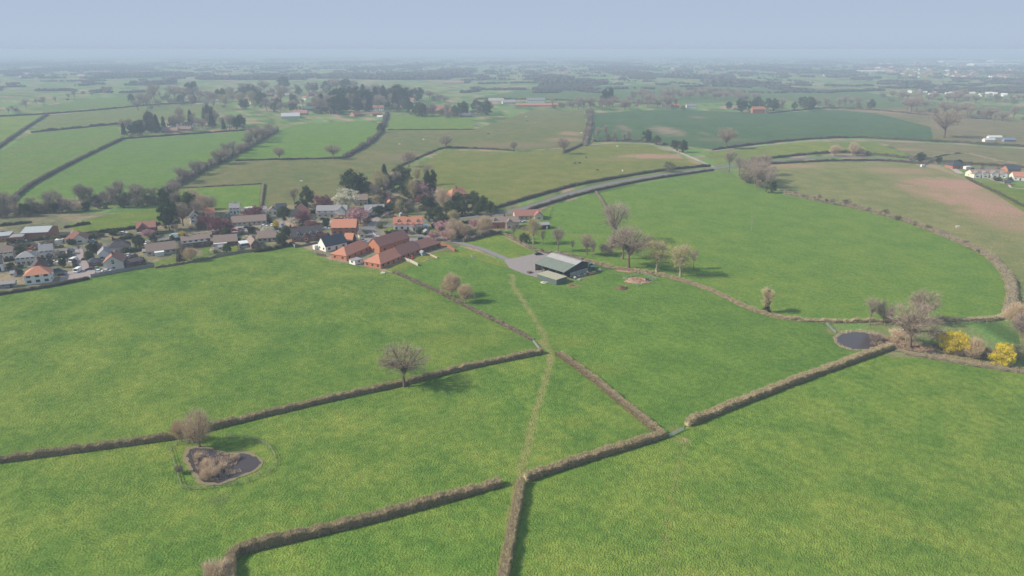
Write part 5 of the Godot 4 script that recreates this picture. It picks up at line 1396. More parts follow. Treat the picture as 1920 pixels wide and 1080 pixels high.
	for k in 26:      # small sheds and greenhouses of the back gardens
		var q: Array = [[20, 520], [88, 486], [112, 482], [130, 478], [215, 498], [248, 488], [268, 478], [300, 470], [336, 462], [366, 450], [390, 446], [425, 440], [410, 470], [470, 452], [508, 446], [532, 438], [575, 430], [640, 404], [660, 410], [700, 398], [712, 392], [750, 408], [810, 426], [830, 430], [560, 404], [480, 408]][k]
		var pale_shed: bool = k % 3 == 0
		house("small pale garden shed among the village plants" if pale_shed else "small dark timber shed among the village plants", q[0], q[1], q[0] + 7.5, q[1] - 0.5, {called = "garden_shed", cat = "shed", d = 3.2, e = 2.0, r = 0.9, roof = ["gx", "gz"][k % 2], wall = white if pale_shed else wood, tile = [grey_tile, brown_tile, slate][k % 3], win = 1, ends = 0, blind = true, door = false}).set_meta("group", "garden sheds of the village")

# ---------- far buildings ----------
func far_house(px: float, py: float, w: float, wall: Color, tile: Color, label: String, e := 4.6, d := 8.0, turn := 0.0, called := "far_house", group := "", cat := "house", chim := true) -> void:
	var t := thing(called, label, cat, g(px, py), turn, group)
	var up := minf(d * 0.4, 5.0)
	var b := mb()
	b.prism([Vector2(0, 0), Vector2(0, e), Vector2(-d / 2, e + up), Vector2(-d, e), Vector2(-d, 0)], -w / 2, w / 2)
	put("wall", b.done(), paint(wall.r, wall.g, wall.b), t)
	var r := mb()
	for q in [0.0, 1.0]:
		r.prism([Vector2(0.4 - q * (d + 0.8), e - 0.3), Vector2(0.4 - q * (d + 0.8), e), Vector2(-d / 2, e + up + 0.25), Vector2(-d / 2, e + up + 0.02)], -w / 2 - 0.3, w / 2 + 0.3)
	put("roof", r.done(), paint(tile.r, tile.g, tile.b, 0.9, "blotch", 3.0), t)
	if chim:
		part("chimney", block(1.0, 2.0, 0.8), paint(0.25, 0.12, 0.08), t, Vector3(w * 0.3, e + up - 0.5, -d / 2))
		var n := maxi(2, int(w / 3.5))
		for k in n:
			for fl in (2 if e > 4 else 1):
				part("window", block(1.4, 1.3, 0.15), paint(0.05, 0.055, 0.06, 0.2), t, Vector3(-w / 2 + w * (k + 0.5) / n, 0.9 + fl * 2.5, 0))
func build_far() -> void:
	rng.seed = 88
	var wh := Color(0.75, 0.73, 0.7)
	var br := Color(0.38, 0.17, 0.1)
	var cr := Color(0.55, 0.47, 0.38)
	var rt := Color(0.36, 0.18, 0.13)
	var bt := Color(0.2, 0.15, 0.13)
	var gt := Color(0.25, 0.25, 0.26)
	far_house(1422, 212.5, 22, br, Color(0.4, 0.17, 0.11), "tall orange brick house standing alone on the far rise", 7.0, 11.0)
	far_house(1005, 193, 40, wh, gt, "large white farmhouse with dark dormered roof above the long red roof", 5.5, 14.0)
	far_house(1008, 200, 88, Color(0.45, 0.2, 0.15), Color(0.48, 0.22, 0.17), "very long low red-roofed farm range below the white farmhouse", 2.8, 9.0, 0.0, "farm_range", "", "barn", false)
	far_house(955, 195, 28, cr, Color(0.35, 0.35, 0.34), "grey-roofed farm shed beside the white farmhouse", 3.5, 14.0, 0.2, "farm_shed", "", "shed", false)
	far_house(930, 192, 34, cr, Color(0.4, 0.38, 0.34), "pale-roofed farm shed behind the dark shrubs", 3.5, 14.0, -0.1, "farm_shed", "", "shed", false)
	far_house(805, 213.5, 40, Color(0.42, 0.24, 0.18), rt, "pink-roofed manor house with several ridges", 6.0, 10.0)
	far_house(828, 211, 26, Color(0.42, 0.24, 0.18), rt, "taller cross range of the pink-roofed manor", 8.0, 12.0)
	far_house(853, 215.5, 24, Color(0.48, 0.3, 0.22), rt, "brick lodge with white windows beside the manor", 6.0, 9.0)
	far_house(873, 220, 20, Color(0.15, 0.15, 0.15), Color(0.13, 0.14, 0.16), "low dark shed below the manor lodge", 3.0, 9.0, 0.0, "farm_shed", "", "shed", false)
	far_house(702, 208, 34, wh, rt, "half-timbered white house with red roof above the bushy hedge", 6.0, 10.0)
	far_house(707, 218, 16, Color(0.4, 0.22, 0.17), rt, "small red-roofed house below the half-timbered house", 4.6, 8.0, 0.3)
	far_house(672, 218, 18, Color(0.36, 0.2, 0.15), rt, "red-roofed barn with lit end beside the far meadow", 3.0, 12.0, 0.9, "farm_shed", "", "barn", false)
	far_house(712, 222, 9, wh, wh, "white open shelter at the top of the bushy hedge", 2.4, 6.0, 0.0, "farm_shed", "", "shed", false)
	far_house(747, 206, 10, cr, rt, "small cream house beside the dark conifers", 5.0, 8.0)
	far_house(318, 249, 22, Color(0.45, 0.25, 0.2), Color(0.3, 0.2, 0.17), "low red-brown cottage with white wall ends in the western gardens", 3.2, 9.0)
	far_house(322, 238, 16, wh, rt, "white-framed house with pink roof in the western gardens", 5.0, 8.0)
	far_house(352, 240, 15, wh, bt, "white-framed house with brown roof in the western gardens", 5.2, 8.0)
	far_house(346, 246, 18, Color(0.4, 0.24, 0.19), Color(0.28, 0.2, 0.17), "low brick cottage beside the white-framed house", 3.0, 8.0)
	far_house(545, 222, 30, Color(0.5, 0.5, 0.48), Color(0.55, 0.56, 0.58), "pale grey farm shed with wide roof above the bright meadow", 3.5, 16.0, 0.25, "farm_shed", "", "shed", false)
	far_house(562, 216, 26, Color(0.4, 0.25, 0.2), Color(0.4, 0.24, 0.19), "red-roofed farm shed behind the pale grey shed", 3.5, 12.0, 0.1, "farm_shed", "", "shed", false)
	far_house(578, 208, 22, Color(0.12, 0.14, 0.12), Color(0.1, 0.14, 0.13), "dark green farm shed beside the lane hedge", 4.0, 10.0, 0.0, "farm_shed", "", "shed", false)
	far_house(398, 192, 40, Color(0.3, 0.33, 0.35), Color(0.3, 0.34, 0.37), "long grey glasshouse-like shed in the far village", 3.0, 10.0, 0.0, "farm_shed", "", "shed", false)
	far_house(1296, 203, 18, wh, gt, "white house with grey roof beside the wooded hedge", 4.6, 9.0)
	far_house(1248, 201, 16, cr, bt, "small cream house below the far trees", 4.0, 8.0)
	far_house(1268, 202, 12, br, Color(0.45, 0.2, 0.13), "small orange-roofed house below the far trees", 4.4, 8.0)
	far_house(1866, 261, 17, wh, Color(0.66, 0.66, 0.66), "long white stable block beside the dry field", 2.4, 5.0, 0.0, "farm_shed", "", "shed", false)
	far_house(1856, 266, 14, wh, Color(0.6, 0.6, 0.6), "second white stable block below the first", 2.4, 5.0, 0.1, "farm_shed", "", "shed", false)
	far_house(1893, 266, 14, Color(0.2, 0.25, 0.35), Color(0.2, 0.25, 0.35), "blue-grey shed beside the white stable blocks", 2.6, 5.0, 0.0, "farm_shed", "", "shed", false)
	far_house(850, 157, 70, Color(0.5, 0.35, 0.25), Color(0.42, 0.26, 0.2), "long red-brown farm beyond the conifers", 4.0, 14.0, 0.0, "farm_range", "", "barn", false)
	# the far village on the wooded rise
	for p in [[352, 183], [366, 189], [395, 180], [405, 186], [412, 179], [420, 185], [432, 178], [452, 176], [455, 181], [470, 184], [482, 178], [492, 185], [505, 181], [515, 190], [524, 183], [536, 178], [548, 186], [560, 176], [584, 180], [596, 190], [606, 196], [500, 196], [340, 190], [378, 184], [386, 193], [442, 190], [446, 184], [462, 190], [512, 176], [552, 194], [570, 188], [620, 186], [640, 182], [660, 190], [690, 190], [720, 186], [740, 194], [770, 192], [470, 195], [520, 200], [588, 199]]:
		var kind := rng.randi() % 3
		far_house(p[0], p[1], rng.randf_range(12, 20), [wh, br, cr][kind], [rt, Color(0.42, 0.22, 0.16), bt][rng.randi() % 3], ["white", "brick", "cream"][kind] + " house among the trees of the far village", rng.randf_range(4.6, 5.6), 9.0, rng.randf_range(-1.2, 1.2), "far_house", "houses of the far village")
	# the distant town: roofs packed together
	for k in 210:
		var py := rng.randf_range(112.0, 147.0)
		var px := rng.randf_range(1690.0 - (146 - py) * 4.0, 1940.0)
		var kind := rng.randi() % 3
		far_house(px, py, rng.randf_range(14, 30), [wh, br, cr][kind], [rt, Color(0.45, 0.22, 0.15), bt][rng.randi() % 3], ["white", "brick", "cream"][kind] + " house in the distant town", 5.5, 10.0, rng.randf_range(-1.5, 1.5), "town_house", "houses of the distant town", "house", false)
	for q in [[1870, 123, 330], [1800, 117, 300], [1900, 116, 380], [1840, 112.5, 420]]:
		far_house(q[0], q[1], q[2], Color(0.75, 0.74, 0.72), Color(0.6, 0.61, 0.6), "huge pale warehouse beyond the distant town", 11.0, 90.0, 0.0, "warehouse", "warehouses beyond the distant town", "warehouse", false)
	far_house(1635, 137, 150, Color(0.7, 0.68, 0.64), Color(0.62, 0.6, 0.55), "long pale industrial shed among the distant woods", 8.0, 40.0, 0.0, "warehouse", "", "warehouse", false)
	for k in 60:
		var q: Array = [[1715, 173, 26], [1760, 176, 34], [1800, 176, 28], [1590, 136, 14], [1860, 178, 30]][k % 5]
		far_house(q[0] + rng.randf_range(-1, 1) * q[2], q[1] + rng.randf_range(-3.0, 3.0) * (0.3 if q[1] < 140 else 1.0), rng.randf_range(8, 13), Color(0.82, 0.81, 0.78), Color(0.8, 0.79, 0.76), "white static caravan in the far caravan park", 2.6, 4.0, rng.randf_range(-0.6, 0.6), "static_caravan", "caravans of the far caravan park", "caravan", false)
	for k in 70:
		var p := Vector2(rng.randf_range(20, 1600), rng.randf_range(104, 150))
		far_house(p.x, p.y, rng.randf_range(14, 34), [wh, cr, br][k % 3], [rt, bt, gt][k % 3], ["white", "cream", "brick"][k % 3] + " farmhouse in the hazy plain", 5.5, 10.0, rng.randf_range(-1, 1), "far_house", "farmhouses of the hazy plain", "house", false)
	# distant woods and hedgerows, a mass nobody could count
	var edges := FastNoiseLite.new()
	edges.noise_type = FastNoiseLite.TYPE_CELLULAR
	edges.cellular_return_type = FastNoiseLite.RETURN_DISTANCE2_SUB
	edges.cellular_jitter = 0.85
	edges.frequency = 0.0032
	edges.seed = 12
	var woods := FastNoiseLite.new()
	woods.frequency = 0.0016
	woods.seed = 41
	var b := mb(true)
	for k in 70:
		var dir := Vector3(rng.randfn(), rng.randfn() * 0.8, rng.randfn()).normalized() * rng.randf_range(0.6, 1.0)
		var a := Vector3(dir.x * 0.5, 0.55 + dir.y * 0.45, dir.z * 0.5)
		var x := Vector3(rng.randfn(), rng.randfn(), rng.randfn()).normalized() * 0.16
		var y := x.cross(dir).normalized() * 0.14
		b.col = Color.WHITE * rng.randf_range(0.8, 1.2)
		b.tri(a - x, a + y, a + x)
		b.tri(a - x, a + x, a - y)
	var clump := b.done()
	var places := []
	for k in 420000:
		var py := 98.5 + 78.0 * pow(rng.randf(), 0.9)
		var px := rng.randf_range(-120, 2040)
		if py > 175 or (py > 150 and px > 330 and px < 860) or (px > 1690 and py > 116 and py < 147 and rng.randf() < 0.75):
			continue
		var p := g(px, py)
		var e := edges.get_noise_2d(p.x + n1.get_noise_2d(p.x * 0.2, -p.z * 0.2) * 60.0, -p.z)
		var w := woods.get_noise_2d(p.x, p.z * 0.35)
		if e < -0.915 + 0.05 * rng.randf() or (w > 0.2 + 0.16 * rng.randf() and (py < 150 or px > 1000)):
			places.append([p, rng.randf_range(5, 13) * (1.25 if w > 0.2 and py < 160 else 0.9 if py < 150 else 0.6), px])
	var mm := MultiMesh.new()
	mm.transform_format = MultiMesh.TRANSFORM_3D
	mm.use_colors = true
	mm.mesh = clump
	mm.instance_count = places.size()
	for k in places.size():
		var q: Array = places[k]
		var h: float = q[1]
		mm.set_instance_transform(k, Transform3D(Basis(Vector3.UP, rng.randf() * TAU).scaled(Vector3(h * 1.25, h, h * 1.25)), q[0]))
		mm.set_instance_color(k, vary(Color(0.14, 0.115, 0.095) if rng.randf() < 0.66 else Color(0.05, 0.07, 0.045), 0.3))
	var o := MultiMeshInstance3D.new()
	o.name = "distant_woods"
	o.multimesh = mm
	o.material_override = tinted("plants")
	o.set_meta("kind", "stuff")
	o.set_meta("label", "hazy brown woods and hedgerows of the distant plain")
	o.set_meta("category", "woods")
	add_child(o)

# ---------- trees ----------
func build_trees() -> void:
	rng.seed = 17
	tree("oak", 758, 725, 84, "lone spreading bare oak in the long clipped hedge", "", 1.0, 0)
	tree("willow", 374, 838, 74, "pale brushy willow between hedge and fenced pond", "", 1.0, 0)
	tree("willow", 340, 828, 44, "small thin-stemmed willow beside the pond willow", "", 0.75, 1)
	for p in [[372, 860, 11], [388, 878, 18], [400, 893, 22], [386, 898, 18], [416, 880, 13], [442, 862, 11]]:
		tree("scrub", p[0], p[1], p[2], "straw-coloured willow scrub growing in the fenced pond", "scrub in the fenced pond", 1.0)
	tree("thorn", 337, 888, 18, "small grey bush on the pond fence", "", 0.8, 0)
	tree("scrub", 405, 1082, 32, "pale bushy stump at the corner of the clipped hedge", "", 1.1, 0)
	tree("willow", 847, 556, 44, "taller of two round brushy trees on the ragged hedge", "", 0.95, 1)
	tree("willow", 873, 568, 36, "lower of two round brushy trees on the ragged hedge", "", 0.95, 1)
	tree("ivy", 1437, 586, 50, "ivy-clad dark tree on the winding rough hedge", "", 0.95, 0)
	tree("ash", 1630, 609, 54, "slender pale-stemmed tree behind the round pond", "", 0.75, 0)
	tree("thorn", 1656, 607, 44, "brown bushy tree beside the slender pale tree", "", 0.6, 0)
	tree("oak", 1704, 652, 86, "big spreading bare tree over the pond ditch", "", 1.05, 1)
	tree("oak", 1726, 607, 66, "tall bare crown rising behind the big ditch tree", "", 0.8, 0)
	tree("golden", 1786, 662, 42, "bright yellow willow nearest the ditch tree", "", 0.95, 0)
	tree("golden", 1877, 683, 38, "bright yellow willow standing apart by the ditch fence", "", 0.9, 0)
	tree("willow", 1824, 673, 42, "tan brushy bush between the two yellow willows", "", 0.8, 1)
	tree("thorn", 1852, 675, 26, "brown thorn bush between the two yellow willows", "", 0.9, 0)
	tree("thorn", 1902, 672, 30, "bare bush behind the second yellow willow", "", 0.9, 1)
	tree("thorn", 1640, 640, 16, "low bush on the bank of the round pond", "", 1.2, 0)
	tree("thorn", 1755, 640, 26, "grey bush beside the ditch under the big tree", "", 1.0, 0)
	tree("willow", 1900, 612, 46, "brushy tree at the field corner hedge", "", 0.9, 1)
	tree("thorn", 1916, 630, 40, "dark thorn thicket at the end of the curved hedge", "", 1.0, 0)
	tree("scrub", 1690, 636, 20, "tan scrub at the foot of the big ditch tree", "", 1.4, 0)
	tree("oak", 1178, 502, 78, "large bare tree with dark trunk above the bare earth bank", "", 1.0, 0)
	tree("ash", 1150, 456, 76, "tall purplish bare tree at the lower end of the thin hedge", "", 1.25, 0)
	tree("ash", 1168, 486, 62, "bare tree crowded between the tall purplish tree and the dark-trunked one", "", 1.1, 1)
	tree("thorn", 1140, 478, 26, "bushy thorn below the tall purplish tree", "", 1.2, 0)
	tree("budding", 1231, 509, 60, "pale-trunked tree in yellow-green bud beyond the big bare tree", "", 1.25, 0)
	tree("budding", 1275, 518, 60, "yellow-green budding tree beside the rough hedge", "", 1.3, 0)
	tree("ash", 1300, 505, 40, "thin bare tree beside the budding tree", "", 0.7, 1)
	tree("ash", 1046, 472, 48, "pale bare tree behind the parked dark car", "", 0.9, 1)
	tree("oak", 1100, 478, 40, "grey round bare tree behind the barn", "", 0.7, 1)
	tree("ash", 1073, 473, 24, "slim sapling between the two bare trees behind the barn", "", 0.6, 1)
	tree("ash", 1111, 481, 30, "white-stemmed sapling behind the barn", "", 0.7, 0)
	tree("budding", 1000, 458, 50, "pale budding tree in front of the black stable", "", 0.95, 0)
	tree("ash", 963, 450, 34, "small bare tree beside the mown plot hedge", "", 0.6, 1)
	tree("evergreen", 984, 456, 18, "dark evergreen bush beside the mown plot", "", 1.2, 1)
	tree("ash", 1018, 460, 30, "grey-stemmed bare tree beside the stable", "", 0.6, 1)
	tree("thorn", 1255, 323, 19, "dark round bush on the roadside hedge", "", 0.9, 1)
	tree("oak", 1770, 258, 52, "great spreading bare oak on the brown meadow", "", 1.0, 0)
	tree("oak", 1057, 289, 31, "bare tree at the end of the paddock hedge", "", 0.85, 1)
	tree("oak", 525, 300, 24, "first lone bare tree on the level hedge", "", 1.0, 1)
	tree("oak", 625, 299, 29, "second lone bare tree on the level hedge", "", 1.0, 0)
	tree("oak", 836, 279, 26, "bare round tree on the sloping hedge", "", 1.1, 1)
	tree("oak", 767, 313, 30, "bare tree leaning over the lower end of the sloping hedge", "", 1.0, 1)
	tree("oak", 1361, 279, 40, "wide bare tree on the long far hedge", "", 0.9, 0)
	tree("oak", 963, 284, 20, "small bare tree on the horse paddock edge", "", 0.8, 1)
	tree("ash", 1437, 222, 20, "small bare tree below the lone brick house", "", 0.8, 1)
	# village trees
	tree("evergreen", 666, 378, 52, "great dark cedar-like evergreen behind the village", "", 0.95, 0)
	tree("conifer", 722, 347, 36, "dark narrow conifer behind the village gardens", "", 1.0, 0)
	tree("evergreen", 578, 389, 36, "dark round evergreen beside the huge grey gable", "", 0.75, 1)
	tree("ash", 553, 386, 34, "bare tree beside the dark round evergreen", "", 0.9, 1)
	tree("plum", 607, 393, 26, "purple plum tree behind the two-tone house", "", 1.1, 0)
	tree("white_blossom", 650, 395, 38, "big white blossom tree behind the two-tone house", "", 1.1, 0)
	tree("pink_blossom", 676, 421, 32, "pink blossom tree beside the village street", "", 1.05, 0)
	tree("plum", 568, 422, 26, "dark purple tree beside the reddish terrace", "", 0.8, 0)
	tree("white_blossom", 553, 424, 16, "pale flowering bush on the reddish terrace", "", 1.3, 0)
	tree("pink_blossom", 790, 374, 32, "pink cherry among the tall village trees", "", 1.0, 0)
	tree("evergreen", 806, 372, 48, "tall dark evergreen behind the pink cherry", "", 0.6, 0)
	tree("willow", 832, 396, 46, "pale willow in front of the red-orange farmhouse", "", 0.8, 0)
	tree("golden", 884, 378, 8, "small yellow forsythia by the farmhouse", "", 1.0, 0)
	for p in [[858, 394, 30], [886, 392, 30], [903, 396, 26], [917, 399, 20], [846, 404, 26], [868, 402, 24], [895, 403, 20], [820, 412, 24], [806, 416, 20], [928, 401, 14]]:
		tree("evergreen", p[0], p[1], p[2], "dark evergreen shrub massed beside the road", "evergreen shrubs beside the road", 1.0, 1)
	row(["ash", "evergreen", "ash", "budding", "thorn"], "700 352 730 366 760 356 800 348 775 384 740 388 700 378", 16, 26, 44, Vector2(8, 4), "tree in the crowded gardens behind the village", "garden trees behind the village", 0.9)
	row(["evergreen", "shrub", "plum", "shrub"], "690 385 740 380 800 384 825 404", 12, 12, 22, Vector2(10, 6), "bush in the gardens above the white cottage", "bushes above the white cottage")
	row(["willow", "ash", "thorn"], "846 444 866 448 886 442 905 437", 7, 24, 38, Vector2(5, 2), "tree in the grey thicket by the mown plot", "thicket by the mown plot", 0.9)
	row(["thorn", "shrub", "pink_blossom", "evergreen", "willow"], "808 428 835 436 812 448 840 452 905 426 912 434", 12, 14, 24, Vector2(6, 4), "bush round the cottage garden", "bushes round the cottage garden")
	tree("evergreen", 318, 432, 46, "great dark evergreen above the box truck", "", 0.85, 0)
	tree("oak", 344, 424, 46, "bare tree rising behind the great dark evergreen", "", 0.8, 1)
	tree("evergreen", 261, 466, 24, "dark evergreen beside the brown conservatory bungalow", "", 0.9, 1)
	tree("plum", 416, 440, 32, "dark reddish tree before the brown bungalows", "", 0.85, 0)
	tree("plum", 386, 428, 24, "purple tree beside the small orange-roofed house", "", 1.0, 0)
	tree("pink_blossom", 280, 446, 16, "pale pink blossom before the brick house", "", 1.2, 0)
	tree("willow", 358, 490, 26, "grey-green weeping bush on the lawn boundary", "", 1.1, 1)
	tree("ash", 342, 488, 36, "reddish bare tree beside the weeping bush", "", 0.55, 1)
	tree("evergreen", 528, 462, 22, "dark shrub at the corner of the brick chalet", "", 1.0, 1)
	tree("golden", 518, 428, 14, "yellow conifer hedge beside the short lane", "", 0.7, 0)
	tree("golden", 342, 446, 13, "yellow bush behind the box truck", "", 0.8, 0)
	row(["thorn", "thorn", "ash", "thorn", "scrub", "thorn", "ash"], "-10 408 60 399 120 393 180 388 260 382 330 378", 60, 26, 46, Vector2(6, 7), "tree in the belt behind the western houses", "tree belt behind the western houses")
	row(["evergreen", "evergreen", "thorn"], "20 410 50 405 195 392 230 388 280 385", 9, 14, 24, Vector2(6, 3), "tree in the dark clump of the western belt", "dark clump of the western belt")
	row(["ash", "thorn", "willow", "evergreen"], "300 392 360 388 400 410 330 404", 9, 26, 40, Vector2(6, 5), "tree behind the purple garden trees", "trees behind the purple garden trees")
	row(["thorn", "shrub", "shrub"], "0 446 50 462 110 460 180 446 230 444 250 452", 16, 14, 24, Vector2(8, 4), "bush along the western village road", "bushes along the western road")
	row(["shrub", "evergreen", "thorn", "shrub", "shrub"], "5 505 40 515 100 492 130 486 120 500 185 488 250 486 250 500 270 490", 18, 8, 20, Vector2(7, 5), "bush between the western houses", "bushes between the western houses")
	row(["shrub", "thorn", "evergreen", "white_blossom"], "400 470 430 476 470 446 500 440 540 440 600 452 560 458 620 420 580 430", 18, 8, 20, Vector2(7, 5), "bush in the bungalow gardens", "bushes in the bungalow gardens")
	row(["shrub", "thorn", "shrub"], "705 436 712 428 722 434 735 440 770 440 802 440 760 412 745 415", 12, 8, 18, Vector2(5, 3), "bush in the white cottage garden", "bushes in the white cottage garden")
	row(["shrub", "thorn", "ash", "shrub", "thorn", "evergreen", "shrub"], "10 470 60 458 110 450 20 500 90 500 130 476 170 470 215 486 250 470 290 458 330 452 280 468", 40, 10, 24, Vector2(8, 4), "plant in the western gardens", "plants of the western gardens")
	row(["shrub", "thorn", "plum", "ash", "shrub", "evergreen", "thorn"], "330 440 370 430 420 416 470 410 520 412 560 404 600 400 650 414 690 408 720 412 420 446 470 440 530 444 580 440 610 450", 46, 9, 24, Vector2(8, 4), "plant in the middle gardens", "plants of the middle gardens")
	row(["thorn", "evergreen", "ash", "shrub", "shrub", "budding"], "690 366 720 358 760 366 790 380 740 396 700 392 770 400 815 392 840 386 830 424 860 416", 40, 14, 34, Vector2(9, 5), "plant in the wooded gardens", "plants of the wooded gardens")
	row(["thorn", "evergreen", "shrub"], "1806 310 1830 316 1890 318 1900 340 1870 338 1790 306", 12, 8, 16, Vector2(6, 3), "bush round the gabled bungalows", "bushes round the gabled bungalows")
	# hedgerow trees and copses
	row(["ash", "thorn", "ash", "oak"], "335 348 380 322 430 298 470 275 510 250", 22, 18, 32, Vector2(5, 3), "tree in the tall wooded hedge", "trees of the tall wooded hedge")
	row(["thorn", "thorn", "evergreen"], "650 294 690 270 715 245 724 222", 9, 10, 16, Vector2(4, 2), "bush in the bushy climbing hedge", "bushes of the climbing hedge")
	row(["ash", "thorn", "oak", "ash", "thorn"], "1368 322 1390 334 1415 346 1440 358 1400 322 1425 330", 16, 26, 42, Vector2(9, 5), "tree in the thicket at the bend of the road", "thicket at the road bend")
	tree("evergreen", 1445, 362, 22, "dark evergreen bush at the foot of the road thicket", "", 0.9, 1)
	row(["thorn"], "1480 364 1560 380 1650 400 1760 438 1850 478 1890 520", 14, 14, 26, Vector2(5, 3), "bush on the wild curving hedge", "bushes on the wild curving hedge", 0.9)
	row(["thorn", "ash"], "1108 210 1104 235 1100 258 1130 262 1180 266", 14, 16, 28, Vector2(5, 3), "tree on the wild double hedge", "trees on the wild double hedge", 0.8)
	row(["evergreen", "thorn"], "1200 268 1215 268 1278 284 1290 288", 5, 14, 24, Vector2(4, 2), "bush beside the pale stony track", "bushes beside the stony track")
	row(["thorn", "willow", "ash"], "1570 293 1590 292 1630 292 1640 292", 5, 14, 26, Vector2(8, 1), "tree on the eastern roadside hedge", "trees on the eastern roadside hedge")
	row(["thorn", "evergreen"], "1700 302 1725 306 1760 306", 5, 12, 18, Vector2(6, 2), "bush at the gate of the sandy drive", "bushes at the sandy drive")
	row(["evergreen", "ash", "ash", "oak", "conifer", "thorn", "ash"], "225 252 260 250 300 244 330 236 380 236 430 240 460 238", 38, 16, 32, Vector2(8, 5), "tree in the far western gardens", "trees of the far western gardens", 0.9)
	row(["evergreen", "ash", "thorn", "oak", "ash", "budding"], "250 200 300 195 350 192 420 196 480 200 540 202 600 204", 72, 12, 28, Vector2(8, 10), "tree in the far village", "trees of the far village", 1.0)
	row(["conifer", "evergreen", "ash", "ash", "oak"], "600 205 640 206 680 200 720 200 760 204", 50, 18, 36, Vector2(9, 10), "tree in the tall dark wood of the far village", "tall wood of the far village", 1.1)
	row(["ash", "oak", "evergreen", "thorn"], "420 186 500 176 580 172 680 176 780 186 830 190", 70, 12, 22, Vector2(12, 7), "tree behind the far village", "trees behind the far village", 1.1)
	row(["ash", "thorn", "evergreen"], "760 212 790 216 840 218 880 214 920 212", 26, 12, 26, Vector2(8, 4), "tree round the pink-roofed manor", "trees round the manor")
	row(["ash", "ash", "thorn", "oak"], "1040 202 1100 204 1160 203 1220 200 1280 204", 40, 14, 26, Vector2(8, 4), "tree in the belt behind the dark field", "tree belt behind the dark field")
	tree("evergreen", 1137, 200, 30, "dark pointed evergreen in the belt behind the dark field", "", 0.9, 0)
	row(["ash", "ash", "oak"], "1180 190 1260 184 1340 184 1420 190", 60, 12, 20, Vector2(8, 4), "tree in the long bare wood on the plain", "long bare wood on the plain")
	row(["evergreen", "thorn", "ash"], "1360 208 1400 208 1450 206 1520 204 1600 202 1640 205", 28, 10, 22, Vector2(8, 3), "tree near the lone brick house", "trees near the lone brick house")
	row(["oak", "thorn", "ash"], "1690 206 1720 206 1860 226 1900 226 1920 222", 20, 14, 28, Vector2(9, 5), "tree on the brown meadow edge", "trees on the brown meadow edge")
	row(["ash", "oak", "thorn"], "1660 186 1740 188 1820 190 1920 192", 44, 10, 18, Vector2(12, 4), "tree below the caravan park", "trees below the caravan park", 1.2)
	row(["thorn", "ash"], "0 216 40 210 60 200 150 180 220 170", 16, 9, 18, Vector2(10, 4), "tree along the far western fields", "trees along the far western fields", 1.1)
	tree("ash", 292, 196, 38, "tall bare tree beside the far western lane", "", 1.0, 0)

	reeds("dry straw-coloured reeds standing in the fenced pond", "358 846 400 846 430 852 452 858 440 876 455 884 410 903 384 902 366 878", 14000, 0.6, Color(0.55, 0.44, 0.33))
	reeds("rusty brown reeds between the round pond and the ditch tree", "1640 628 1700 640 1760 655 1740 662 1680 655 1650 652 1630 648", 9000, 1.0, Color(0.4, 0.29, 0.2))
	reeds("dry grass tussocks along the pond ditch", "1700 656 1780 668 1920 690 1920 700 1830 686 1750 672", 12000, 0.8, Color(0.35, 0.3, 0.17))
	reeds("pale rushes fringing the round pond", "1560 634 1576 622 1610 618 1650 624 1640 629 1608 624 1580 627 1568 636 1576 647 1598 655 1590 658 1570 650", 7000, 0.8, Color(0.46, 0.4, 0.26))
	row(["thorn", "scrub"], "1740 652 1770 660 1840 672 1890 680", 9, 14, 34, Vector2(8, 4), "bush along the pond ditch", "bushes along the pond ditch")

